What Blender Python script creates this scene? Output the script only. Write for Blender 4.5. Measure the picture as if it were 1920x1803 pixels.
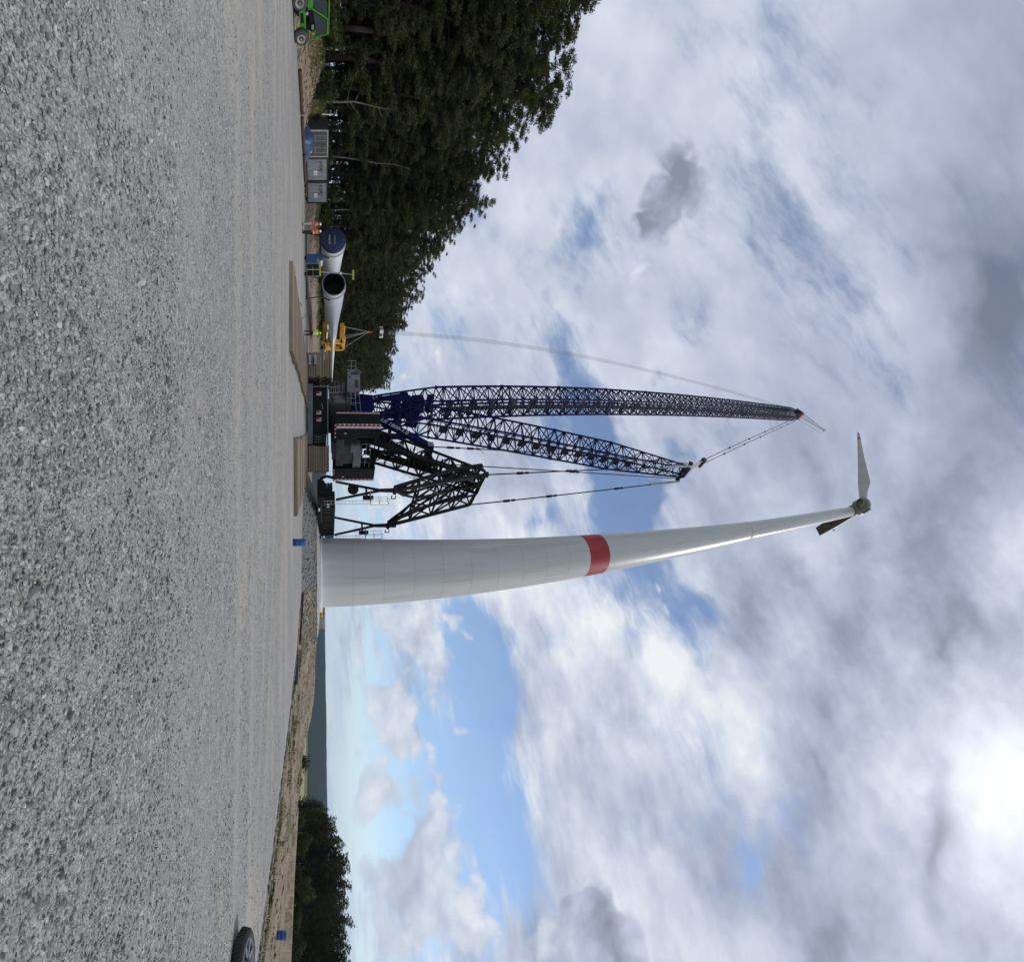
import bpy, bmesh, math, random
import numpy as np
from mathutils import Vector, Matrix

random.seed(7)
rng = np.random.default_rng(7)
for o in list(bpy.data.objects):
    bpy.data.objects.remove(o, do_unlink=True)
SC = bpy.context.scene
COL = SC.collection

# ------------------------------------------------------------------ camera
# The photograph is a vertical phone panorama stored on its side: a cylinder
# whose axis is level and runs left-right, swept from the ground to past the zenith.
F, HX, HY, EYE = 810.0, 600.0, 901.5, 1.7
cam_data = bpy.data.cameras.new('camera')
cam_data.type = 'PANO'
cam_data.panorama_type = 'CENTRAL_CYLINDRICAL'
cam_data.central_cylindrical_radius = 1.0
cam_data.central_cylindrical_range_u_min = -HX / F
cam_data.central_cylindrical_range_u_max = (1920 - HX) / F
cam_data.central_cylindrical_range_v_min = -HY / F
cam_data.central_cylindrical_range_v_max = (1803 - HY) / F
cam_data.clip_start = 0.05
cam_data.clip_end = 20000
cam = bpy.data.objects.new('camera', cam_data)
COL.objects.link(cam)
cam.matrix_world = Matrix(((0, -1, 0, 0), (0, 0, -1, 0), (1, 0, 0, EYE), (0, 0, 0, 1)))
SC.camera = cam


def W(px, py, d):
    """World point seen at photo pixel (px, py) at forward distance d."""
    v = (px - HX) / F
    r = d / math.cos(v)
    return Vector(((py - HY) / F * r, d, EYE + d * math.tan(v)))


def direction(px, py):
    v = (px - HX) / F
    return Vector(((py - HY) / F, math.cos(v), math.sin(v))).normalized()


# ------------------------------------------------------------------ node helper
class Nodes:
    def __init__(self, nt):
        self.nt = nt

    def put(self, sock, val):
        if isinstance(val, bpy.types.NodeSocket):
            self.nt.links.new(val, sock)
        elif isinstance(val, (tuple, list, Vector)):
            val = tuple(val)
            if len(sock.default_value) == 4 and len(val) == 3:
                val = val + (1.0,)
            sock.default_value = val
        else:
            sock.default_value = val

    def m(self, op, a, b=0.0, c=0.0, clamp=False):
        n = self.nt.nodes.new('ShaderNodeMath')
        n.operation = op
        n.use_clamp = clamp
        for s, x in zip(n.inputs, (a, b, c)):
            self.put(s, x)
        return n.outputs[0]

    def add(self, a, b): return self.m('ADD', a, b)
    def sub(self, a, b): return self.m('SUBTRACT', a, b)
    def mul(self, a, b): return self.m('MULTIPLY', a, b)
    def clamp(self, a): return self.m('ADD', a, 0.0, clamp=True)

    def vm(self, op, a, b=(0, 0, 0), scale=None):
        n = self.nt.nodes.new('ShaderNodeVectorMath')
        n.operation = op
        self.put(n.inputs[0], a)
        self.put(n.inputs[1], b)
        if scale is not None:
            self.put(n.inputs['Scale'], scale)
        return n.outputs['Value'] if op in ('DOT_PRODUCT', 'LENGTH') else n.outputs[0]

    def step(self, x, lo, hi):
        n = self.nt.nodes.new('ShaderNodeMapRange')
        n.interpolation_type = 'SMOOTHSTEP'
        n.inputs['From Min'].default_value = lo
        n.inputs['From Max'].default_value = hi
        self.put(n.inputs['Value'], x)
        return n.outputs['Result']

    def noise(self, vec, scale, detail=4.0, rough=0.55, dist=0.0, color=False):
        n = self.nt.nodes.new('ShaderNodeTexNoise')
        self.put(n.inputs['Vector'], vec)
        n.inputs['Scale'].default_value = scale
        n.inputs['Detail'].default_value = detail
        n.inputs['Roughness'].default_value = rough
        n.inputs['Distortion'].default_value = dist
        return n.outputs['Color'] if color else n.outputs[0]

    def voronoi(self, vec, scale, feature='F1', rand=1.0):
        n = self.nt.nodes.new('ShaderNodeTexVoronoi')
        n.feature = feature
        self.put(n.inputs['Vector'], vec)
        n.inputs['Scale'].default_value = scale
        n.inputs['Randomness'].default_value = rand
        return n

    def mix(self, f, a, b, mode='MIX'):
        n = self.nt.nodes.new('ShaderNodeMix')
        n.data_type = 'RGBA'
        n.blend_type = mode
        self.put(n.inputs[0], f)
        self.put(n.inputs[6], a)
        self.put(n.inputs[7], b)
        return n.outputs[2]

    def xyz(self, v):
        n = self.nt.nodes.new('ShaderNodeSeparateXYZ')
        self.put(n.inputs[0], v)
        return n.outputs

    def cxyz(self, x, y, z):
        n = self.nt.nodes.new('ShaderNodeCombineXYZ')
        for s, v in zip(n.inputs, (x, y, z)):
            self.put(s, v)
        return n.outputs[0]

    def ramp(self, f, stops):
        n = self.nt.nodes.new('ShaderNodeValToRGB')
        e = n.color_ramp.elements
        while len(e) < len(stops):
            e.new(0.5)
        for el, (p, c) in zip(e, stops):
            el.position = p
            el.color = (*c, 1.0) if len(c) == 3 else c
        self.put(n.inputs[0], f)
        return n.outputs[0]


# ------------------------------------------------------------------ sky
SUN_DIR = direction(1905, 1512)
SUN_EL = math.asin(SUN_DIR.z)
SUN_AZ = math.atan2(SUN_DIR.x, SUN_DIR.y)
world = bpy.data.worlds.new('World')
SC.world = world
world.use_nodes = True
wt = world.node_tree
wt.nodes.clear()
N = Nodes(wt)
tc = wt.nodes.new('ShaderNodeTexCoord')
D = N.vm('NORMALIZE', tc.outputs['Generated'])
dx, dy, dz = N.xyz(D)
sky = wt.nodes.new('ShaderNodeTexSky')
sky.sky_type = 'NISHITA'
sky.sun_disc = False
sky.sun_elevation = SUN_EL
sky.sun_rotation = SUN_AZ
sky.altitude = 100
sky.air_density = 1.0
sky.dust_density = 0.3
sky.ozone_density = 2.0
blue = N.vm('SCALE', sky.outputs[0], scale=0.15)

# irregular edges: the direction is wobbled by noise before any cloud is laid out
wob = N.vm('SUBTRACT', N.noise(D, 2.4, 4, 0.62, color=True), (0.5, 0.5, 0.5))
DW = N.vm('MULTIPLY_ADD', wob, (0.30, 0.30, 0.30))
DW.node.inputs[2].default_value = (0, 0, 0)
wt.links.new(D, DW.node.inputs[2])


def blob(px0, py0, px1, py1, width):
    """Soft elongated patch of sky between two directions, width in degrees."""
    a, b = direction(px0, py0), direction(px1, py1)
    c = (a + b).normalized()
    e1 = b - a
    half = e1.length / 2
    e1 = (e1 - c * e1.dot(c)).normalized()
    e2 = c.cross(e1).normalized()
    w = math.radians(width) * 1.5
    mp = wt.nodes.new('ShaderNodeMapping')
    mp.vector_type = 'TEXTURE'
    wt.links.new(DW, mp.inputs['Vector'])
    mp.inputs['Location'].default_value = c
    mp.inputs['Rotation'].default_value = Matrix((e1, e2, c)).transposed().to_euler()
    mp.inputs['Scale'].default_value = (half + w, w, 0.6)
    g = wt.nodes.new('ShaderNodeTexGradient')
    g.gradient_type = 'QUADRATIC_SPHERE'
    wt.links.new(mp.outputs[0], g.inputs[0])
    return g.outputs['Fac']


def total(items):
    acc = None
    for *g, amt in items:
        acc = N.m('MULTIPLY_ADD', blob(*g), amt * 1.5, 0.0 if acc is None else acc)
    return acc


gaps = total([
    (895, 1130, 905, 1380, 4.4, 1.0), (915, 1400, 945, 1680, 4.4, 0.95),
    (790, 1330, 800, 1680, 6.5, 0.70), (1125, 770, 1215, 1190, 7.0, 0.85),
    (1090, 690, 1130, 900, 5.5, 0.55), (1085, 600, 1060, 700, 5.0, 0.42),
    (1290, 1060, 1350, 1240, 6.5, 0.50), (1480, 1300, 1560, 1640, 4.6, 0.30),
    (1000, 950, 960, 1010, 4.5, 0.45), (670, 1180, 670, 1800, 4.0, 0.55),
    (1050, 320, 1120, 520, 4.6, 0.46), (1420, 1480, 1420, 1720, 4.6, 0.34),
    (1250, 880, 1340, 810, 4.5, 0.32), (1300, 640, 1200, 760, 5.0, 0.28),
    (1640, 1240, 1700, 1500, 4.0, 0.20), (1180, 960, 1260, 900, 5.0, 0.45), (1020, 780, 1000, 870, 4.0, 0.40),
])
# separate lower clouds: shaded bases and bright heads
dark = total([
    (1215, 255, 1280, 405, 6.2, 1.0), (1190, 380, 1215, 460, 4.2, 0.8),
    (1070, 1660, 1130, 1740, 4.8, 1.1), (1150, 1770, 1190, 1810, 3.4, 0.8),
    (770, 1620, 785, 1710, 2.6, 0.70), (1025, 540, 1040, 640, 2.6, 0.50),
    (925, 560, 945, 600, 2.4, 0.45), (762, 1175, 785, 1270, 2.4, 0.45),
])
heads = total([
    (755, 1165, 815, 1195, 3.0, 0.95), (795, 1245, 840, 1275, 2.8, 0.85),
    (800, 1620, 832, 1710, 3.4, 1.0), (900, 1705, 918, 1740, 2.6, 0.95),
    (690, 1465, 702, 1515, 2.0, 0.85), (1195, 1735, 1185, 1790, 2.8, 1.0),
    (1045, 1755, 1050, 1800, 3.2, 0.95), (1240, 1095, 1252, 1170, 2.2, 0.85),
    (1190, 500, 1180, 540, 2.8, 0.6), (865, 1165, 885, 1225, 2.6, 0.8),
    (700, 1320, 725, 1410, 2.2, 0.7), (690, 1600, 720, 1680, 2.2, 0.6),
])
# broad shade in the high sheet
shade = total([
    (1890, 400, 1900, 700, 11.0, 0.60), (1830, 700, 1760, 1050, 9.0, 0.28),
    (1770, 1150, 1770, 1290, 3.4, 0.30), (1775, 1380, 1782, 1700, 2.0, 0.40),
    (1900, 100, 1880, 260, 12.0, 0.26), (1560, 1680, 1650, 1800, 6.0, 0.34),
    (1470, 1300, 1560, 1620, 5.0, 0.42), (1330, 1150, 1400, 1330, 4.0, 0.22), (1600, 60, 1700, 200, 12.0, 0.10),
])

# the high sheet: drawn out along the wind on a flat deck overhead
zz = N.m('ADD', N.m('MAXIMUM', dz, 0.0), 0.28)
deck = N.vm('SCALE', D, scale=N.m('DIVIDE', 1.0, zz))
deck = N.vm('ADD', deck, N.vm('SCALE', wob, scale=0.14))
wind = wt.nodes.new('ShaderNodeMapping')
wind.vector_type = 'POINT'
wt.links.new(deck, wind.inputs['Vector'])
wind.inputs['Rotation'].default_value = (0, 0, math.radians(34))
wind.inputs['Scale'].default_value = (1.0, 1.0, 0.4)
lane = N.vm('MULTIPLY', wind.outputs[0], (0.75, 1.2, 1.0))
f0 = N.noise(lane, 1.9, 8, 0.60)
f1 = N.noise(N.vm('ADD', lane, (0.10, 0.10, 0.0)), 1.9, 4, 0.58)
streak = N.noise(N.vm('MULTIPLY', wind.outputs[0], (1.0, 3.2, 1.0)), 1.6, 6, 0.66)
# the separate clouds: billows
puff_in = N.vm('MULTIPLY', D, (1.0, 1.0, 1.25))
g0 = N.noise(puff_in, 7.0, 6, 0.58)
g1 = N.noise(N.vm('ADD', puff_in, SUN_DIR * 0.045), 7.0, 4, 0.55)
vb = N.voronoi(N.vm('ADD', puff_in, N.vm('SCALE', wob, scale=0.25)), 16.0)
vb.inputs['Detail'].default_value = 1.5
vb.inputs['Roughness'].default_value = 0.6
bil = N.sub(1.0, vb.outputs['Distance'])
low = N.sub(1.0, N.step(dz, 0.06, 0.42))

alpha = N.m('MULTIPLY_ADD', N.sub(f0, 0.5), 2.6, 0.80)
alpha = N.m('MULTIPLY_ADD', N.sub(streak, 0.5), 2.1, alpha)
alpha = N.m('MULTIPLY_ADD', gaps, -1.45, alpha)
alpha = N.m('MULTIPLY_ADD', low, -0.42, alpha)
alpha = N.m('MULTIPLY_ADD', N.step(alpha, -0.10, 0.66), 0.93, 0.07)

calm = N.m('MULTIPLY_ADD', N.step(dx, -0.30, 0.30), 0.55, 0.50)
tone = N.mul(N.sub(f0, f1), 2.1)
tone = N.m('MULTIPLY_ADD', N.sub(streak, 0.5), 0.42, tone)
tone = N.m('MULTIPLY_ADD', N.sub(g0, g1), 0.55, tone)
tone = N.m('MULTIPLY_ADD', N.sub(f0, 0.5), -0.40, tone)
tone = N.m('MULTIPLY_ADD', tone, calm, 0.67)
tone = N.sub(tone, N.mul(shade, N.m('MULTIPLY_ADD', g0, 0.5, 0.6)))
tone = N.m('MULTIPLY_ADD', N.step(dz, 0.60, 0.99), -0.10, tone)
ramp_stops = [(0.0, (0.19, 0.22, 0.29)), (0.28, (0.318, 0.358, 0.468)), (0.55, (0.485, 0.535, 0.672)),
              (0.80, (0.68, 0.735, 0.84)), (1.0, (0.88, 0.90, 0.93))]
sheet = N.ramp(tone, ramp_stops)

band = N.mul(N.step(dz, 0.03, 0.09), N.sub(1.0, N.step(dz, 0.20, 0.38)))
mass = N.m('ADD', heads, dark)
mass = N.m('MULTIPLY_ADD', band, 0.74, mass)
where = N.step(mass, 0.05, 0.35)
mass = N.m('MULTIPLY_ADD', N.sub(g0, 0.5), 2.0, mass)
mass = N.m('MULTIPLY_ADD', N.sub(bil, 0.55), 0.8, mass)
alpha2 = N.mul(N.mul(where, N.step(mass, 0.26, 0.80)), N.m('MULTIPLY_ADD', low, 0.12, 0.84))
tone2 = N.m('MULTIPLY_ADD', N.sub(g0, g1), 1.5, 0.84)
tone2 = N.m('MULTIPLY_ADD', N.sub(bil, 0.6), 0.34, tone2)
tone2 = N.m('MULTIPLY_ADD', dark, -0.40, tone2)
tone2 = N.m('MULTIPLY_ADD', heads, 0.10, tone2)
puffs = N.ramp(tone2, ramp_stops)
puffs = N.mix(N.mul(low, 0.35), puffs, (0.74, 0.77, 0.82))

cosun = N.vm('DOT_PRODUCT', D, SUN_DIR)
glow = N.m('EXPONENT', N.m('MULTIPLY_ADD', cosun, 14.0, -14.0))
core = N.m('EXPONENT', N.m('MULTIPLY_ADD', cosun, 140.0, -140.0))
col = N.mix(alpha, blue, sheet)
col = N.mix(alpha2, col, puffs)
# pale band of air over the horizon
col = N.mix(N.mul(N.sub(1.0, N.step(dz, 0.0, 0.13)), 0.80), col, (0.58, 0.71, 0.84))
sunlit = N.m('MULTIPLY_ADD', core, 0.48, N.mul(glow, 0.05))
col = N.vm('ADD', col, N.vm('SCALE', (1.0, 0.985, 0.95), scale=sunlit))
world.cycles.sampling_method = 'MANUAL'
world.cycles.sample_map_resolution = 256
bg = wt.nodes.new('ShaderNodeBackground')
wt.links.new(col, bg.inputs['Color'])
bg.inputs['Strength'].default_value = 1.0
wo = wt.nodes.new('ShaderNodeOutputWorld')
wt.links.new(bg.outputs[0], wo.inputs['Surface'])

# ------------------------------------------------------------------ sun behind thin cloud
sun_data = bpy.data.lights.new('sun', 'SUN')
sun_data.energy = 1.5
sun_data.angle = math.radians(10)
sun_data.color = (1.0, 0.94, 0.86)
sun = bpy.data.objects.new('sun', sun_data)
COL.objects.link(sun)
sun.rotation_euler = (-SUN_DIR).to_track_quat('-Z', 'Y').to_euler()

vs = SC.view_settings
vs.view_transform = 'Standard'
vs.look = 'None'
vs.exposure = 0.0
vs.gamma = 1.0
vs.use_curve_mapping = False

SC.cycles.max_bounces = 5
SC.cycles.diffuse_bounces = 2
SC.cycles.glossy_bounces = 2
SC.cycles.transmission_bounces = 3
SC.cycles.caustics_reflective = False
SC.cycles.caustics_refractive = False

# ------------------------------------------------------------------ materials
MATS = {}


def material(name, c1, c2=None, scale=2.0, rough=0.6, metal=0.0, bump=0.0, bump_scale=30.0, stretch=(1, 1, 1),
             spec=0.5, detail=5.0, lo=0.35, hi=0.65, rand=0.0):
    """Principled surface whose colour drifts between c1 and c2 by noise, with fine relief."""
    m = bpy.data.materials.new(name)
    m.use_nodes = True
    nt = m.node_tree
    b = nt.nodes['Principled BSDF']
    n = Nodes(nt)
    t = nt.nodes.new('ShaderNodeTexCoord')
    v = n.vm('MULTIPLY', t.outputs['Object'], stretch)
    if c2 is None:
        c2 = tuple(x * 0.78 for x in c1)
    f = n.step(n.noise(v, scale, detail, 0.6), lo, hi)
    c = n.mix(f, c1, c2)
    if rand:
        oi = nt.nodes.new('ShaderNodeObjectInfo')
        k = n.m('MULTIPLY_ADD', oi.outputs['Random'], 2 * rand, 1 - rand)
        c = n.mix(1.0, c, n.cxyz(k, k, k), 'MULTIPLY')
    nt.links.new(c, b.inputs['Base Color'])
    b.inputs['Roughness'].default_value = rough
    b.inputs['Metallic'].default_value = metal
    b.inputs['Specular IOR Level'].default_value = spec
    if bump:
        bn = nt.nodes.new('ShaderNodeBump')
        bn.inputs['Strength'].default_value = bump
        bn.inputs['Distance'].default_value = 0.05
        nt.links.new(n.noise(v, bump_scale, 4, 0.6), bn.inputs['Height'])
        nt.links.new(bn.outputs[0], b.inputs['Normal'])
    MATS[name] = m
    return m


material('crane_blue', (0.005, 0.009, 0.090), (0.003, 0.005, 0.045), 1.2, 0.55, spec=0.12)
material('crane_black', (0.010, 0.010, 0.011), (0.006, 0.006, 0.007), 1.5, 0.5, spec=0.22)
material('ballast_black', (0.016, 0.017, 0.018), (0.009, 0.009, 0.010), 1.0, 0.6, spec=0.22)
material('machine_grey', (0.235, 0.245, 0.25), (0.16, 0.165, 0.17), 0.8, 0.55)
material('dark_grey', (0.045, 0.045, 0.047), (0.03, 0.03, 0.031), 0.8, 0.55, spec=0.3)
material('house_brown', (0.095, 0.088, 0.078), (0.055, 0.05, 0.045), 1.2, 0.6)
material('steel', (0.42, 0.43, 0.44), (0.32, 0.33, 0.34), 2.0, 0.35, 0.6)
material('galvanised', (0.45, 0.46, 0.47), (0.34, 0.35, 0.36), 3.0, 0.45, 0.3)
material('grating', (0.035, 0.038, 0.050), (0.024, 0.027, 0.036), 2.0, 0.6, spec=0.15)
material('rope', (0.36, 0.37, 0.36), (0.28, 0.29, 0.28), 2.0, 0.5)
material('white_paint', (0.78, 0.78, 0.77), (0.66, 0.66, 0.64), 0.6, 0.4)
material('blade_white', (0.80, 0.81, 0.81), (0.72, 0.73, 0.72), 0.15, 0.35)
material('tower_gloss', (0.60, 0.615, 0.60), (0.56, 0.575, 0.56), 0.35, 0.34, stretch=(1, 1, 0.25))
material('tower_white', (0.60, 0.615, 0.60), (0.515, 0.53, 0.515), 0.9, 0.62, bump=0.05, bump_scale=3, stretch=(1, 1, 0.06), rand=0.012)
material('tower_steel', (0.58, 0.59, 0.575), (0.54, 0.55, 0.535), 0.2, 0.25, stretch=(1, 1, 0.2))
material('tower_joint', (0.24, 0.25, 0.25), (0.20, 0.21, 0.21), 1.0, 0.9)
material('tower_red', (0.42, 0.022, 0.025), (0.34, 0.018, 0.02), 0.5, 0.5)
material('rotor_grey', (0.50, 0.51, 0.49), (0.44, 0.45, 0.43), 0.3, 0.4)
material('nacelle_grey', (0.26, 0.27, 0.25), (0.21, 0.215, 0.2), 0.5, 0.45)
material('nacelle_dark', (0.115, 0.11, 0.10), (0.09, 0.088, 0.08), 0.5, 0.6)
material('red_paint', (0.40, 0.012, 0.015), (0.30, 0.01, 0.012), 3.0, 0.5)
material('orange_paint', (0.50, 0.085, 0.03), (0.36, 0.06, 0.022), 2.0, 0.5)
material('yellow_paint', (0.72, 0.40, 0.022), (0.58, 0.30, 0.015), 1.5, 0.42)
material('lime_paint', (0.55, 0.58, 0.10), (0.45, 0.48, 0.07), 2.0, 0.5)
material('blue_cap', (0.012, 0.022, 0.085), (0.008, 0.014, 0.05), 1.2, 0.4)
material('blue_plastic', (0.018, 0.075, 0.30), (0.012, 0.05, 0.2), 4.0, 0.38)
material('cabinet_blue', (0.02, 0.085, 0.24), (0.016, 0.065, 0.19), 1.5, 0.4)
material('tarp_blue', (0.055, 0.10, 0.22), (0.03, 0.055, 0.12), 2.5, 0.45, bump=0.5, bump_scale=6)
material('solar_black', (0.008, 0.008, 0.012), (0.005, 0.005, 0.008), 2.0, 0.15)
material('vehicle_green', (0.07, 0.30, 0.022), (0.05, 0.21, 0.018), 1.5, 0.35)
material('rubber', (0.022, 0.022, 0.023), (0.04, 0.038, 0.035), 6.0, 0.8, bump=0.3, bump_scale=60)
material('tyre_dusty', (0.085, 0.08, 0.075), (0.05, 0.048, 0.045), 5.0, 0.85, bump=0.3, bump_scale=50)
material('rim_silver', (0.28, 0.29, 0.30), (0.2, 0.21, 0.22), 4.0, 0.35, 0.5)
material('rim_grey', (0.36, 0.37, 0.35), (0.26, 0.27, 0.25), 3.0, 0.5)
material('container_grey', (0.31, 0.33, 0.34), (0.24, 0.255, 0.262), 1.3, 0.55, bump=0.15, bump_scale=20)
material('container_dark', (0.105, 0.105, 0.105), (0.08, 0.08, 0.08), 1.3, 0.6, bump=0.15, bump_scale=20)
material('concrete', (0.42, 0.41, 0.385), (0.33, 0.32, 0.30), 1.2, 0.85, bump=0.2, bump_scale=12)
material('timber', (0.30, 0.235, 0.160), (0.20, 0.155, 0.108), 1.4, 0.85, bump=0.5, bump_scale=9, stretch=(0.25, 3, 3), rand=0.22)
material('timber_dark', (0.16, 0.112, 0.072), (0.10, 0.07, 0.046), 1.4, 0.85, bump=0.5, bump_scale=9, stretch=(0.25, 3, 3), rand=0.25)
material('timber_end', (0.085, 0.058, 0.038), (0.05, 0.034, 0.024), 3.0, 0.9)
material('rust_brown', (0.085, 0.05, 0.038), (0.05, 0.03, 0.024), 2.5, 0.8)
material('cut_shadow_black', (0.010, 0.010, 0.011), (0.016, 0.016, 0.017), 3.0, 0.5)  # near-black that paints the shadow in the sand cut
material('orange_vest', (0.85, 0.13, 0.03), (0.70, 0.09, 0.02), 6.0, 0.7)
material('lime_vest', (0.62, 0.80, 0.06), (0.50, 0.66, 0.04), 6.0, 0.7)
material('trouser_light', (0.42, 0.42, 0.43), (0.32, 0.32, 0.34), 6.0, 0.85)
material('trouser_dark', (0.02, 0.02, 0.028), (0.014, 0.014, 0.02), 6.0, 0.85)
material('skin', (0.45, 0.27, 0.19), (0.40, 0.23, 0.16), 8.0, 0.6)
material('hair', (0.05, 0.035, 0.025), (0.03, 0.022, 0.016), 8.0, 0.7)
material('shirt_blue', (0.20, 0.27, 0.38), (0.15, 0.2, 0.3), 6.0, 0.8)
material('boot', (0.02, 0.018, 0.016), (0.012, 0.011, 0.01), 6.0, 0.7)
material('pine_bark', (0.060, 0.037, 0.025), (0.030, 0.021, 0.016), 3.0, 0.9, bump=0.6, bump_scale=10, stretch=(1, 1, 0.3))
material('bare_bark', (0.17, 0.15, 0.13), (0.10, 0.09, 0.08), 3.0, 0.9, bump=0.4, bump_scale=10)


def glass_material(name, tint=(0.10, 0.14, 0.14)):
    m = bpy.data.materials.new(name)
    m.use_nodes = True
    b = m.node_tree.nodes['Principled BSDF']
    b.inputs['Base Color'].default_value = (*tint, 1)
    b.inputs['Roughness'].default_value = 0.05
    b.inputs['Transmission Weight'].default_value = 0.55
    b.inputs['IOR'].default_value = 1.45
    MATS[name] = m


glass_material('glass')


def leaf_material(name, c1, c2, c3):
    m = bpy.data.materials.new(name)
    m.use_nodes = True
    nt = m.node_tree
    b = nt.nodes['Principled BSDF']
    n = Nodes(nt)
    t = nt.nodes.new('ShaderNodeTexCoord')
    oi = nt.nodes.new('ShaderNodeObjectInfo')
    f = n.noise(t.outputs['Object'], 0.55, 3, 0.6)
    f2 = n.noise(t.outputs['Object'], 5.0, 2, 0.6)
    c = n.mix(n.step(f, 0.38, 0.62), c1, c2)
    c = n.mix(n.mul(n.step(f2, 0.45, 0.7), 0.65), c, c3)
    k = n.m('MULTIPLY_ADD', oi.outputs['Random'], 0.5, 0.75)
    c = n.mix(1.0, c, n.cxyz(k, k, n.m('MULTIPLY', k, 0.98)), 'MULTIPLY')
    nt.links.new(c, b.inputs['Base Color'])
    b.inputs['Roughness'].default_value = 0.75
    b.inputs['Specular IOR Level'].default_value = 0.2
    tr = nt.nodes.new('ShaderNodeBsdfTranslucent')
    nt.links.new(c, tr.inputs['Color'])
    mx = nt.nodes.new('ShaderNodeMixShader')
    mx.inputs[0].default_value = 0.30
    nt.links.new(b.outputs[0], mx.inputs[1])
    nt.links.new(tr.outputs[0], mx.inputs[2])
    nt.links.new(mx.outputs[0], nt.nodes['Material Output'].inputs['Surface'])
    MATS[name] = m


leaf_material('pine_needles', (0.050, 0.066, 0.024), (0.076, 0.082, 0.030), (0.108, 0.110, 0.043))
leaf_material('conifer_needles', (0.034, 0.050, 0.022), (0.048, 0.064, 0.026), (0.072, 0.082, 0.034))
leaf_material('bush_leaves', (0.045, 0.070, 0.018), (0.070, 0.090, 0.024), (0.095, 0.110, 0.034))


# ------------------------------------------------------------------ mesh builder
WORLD_AT = {}


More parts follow.
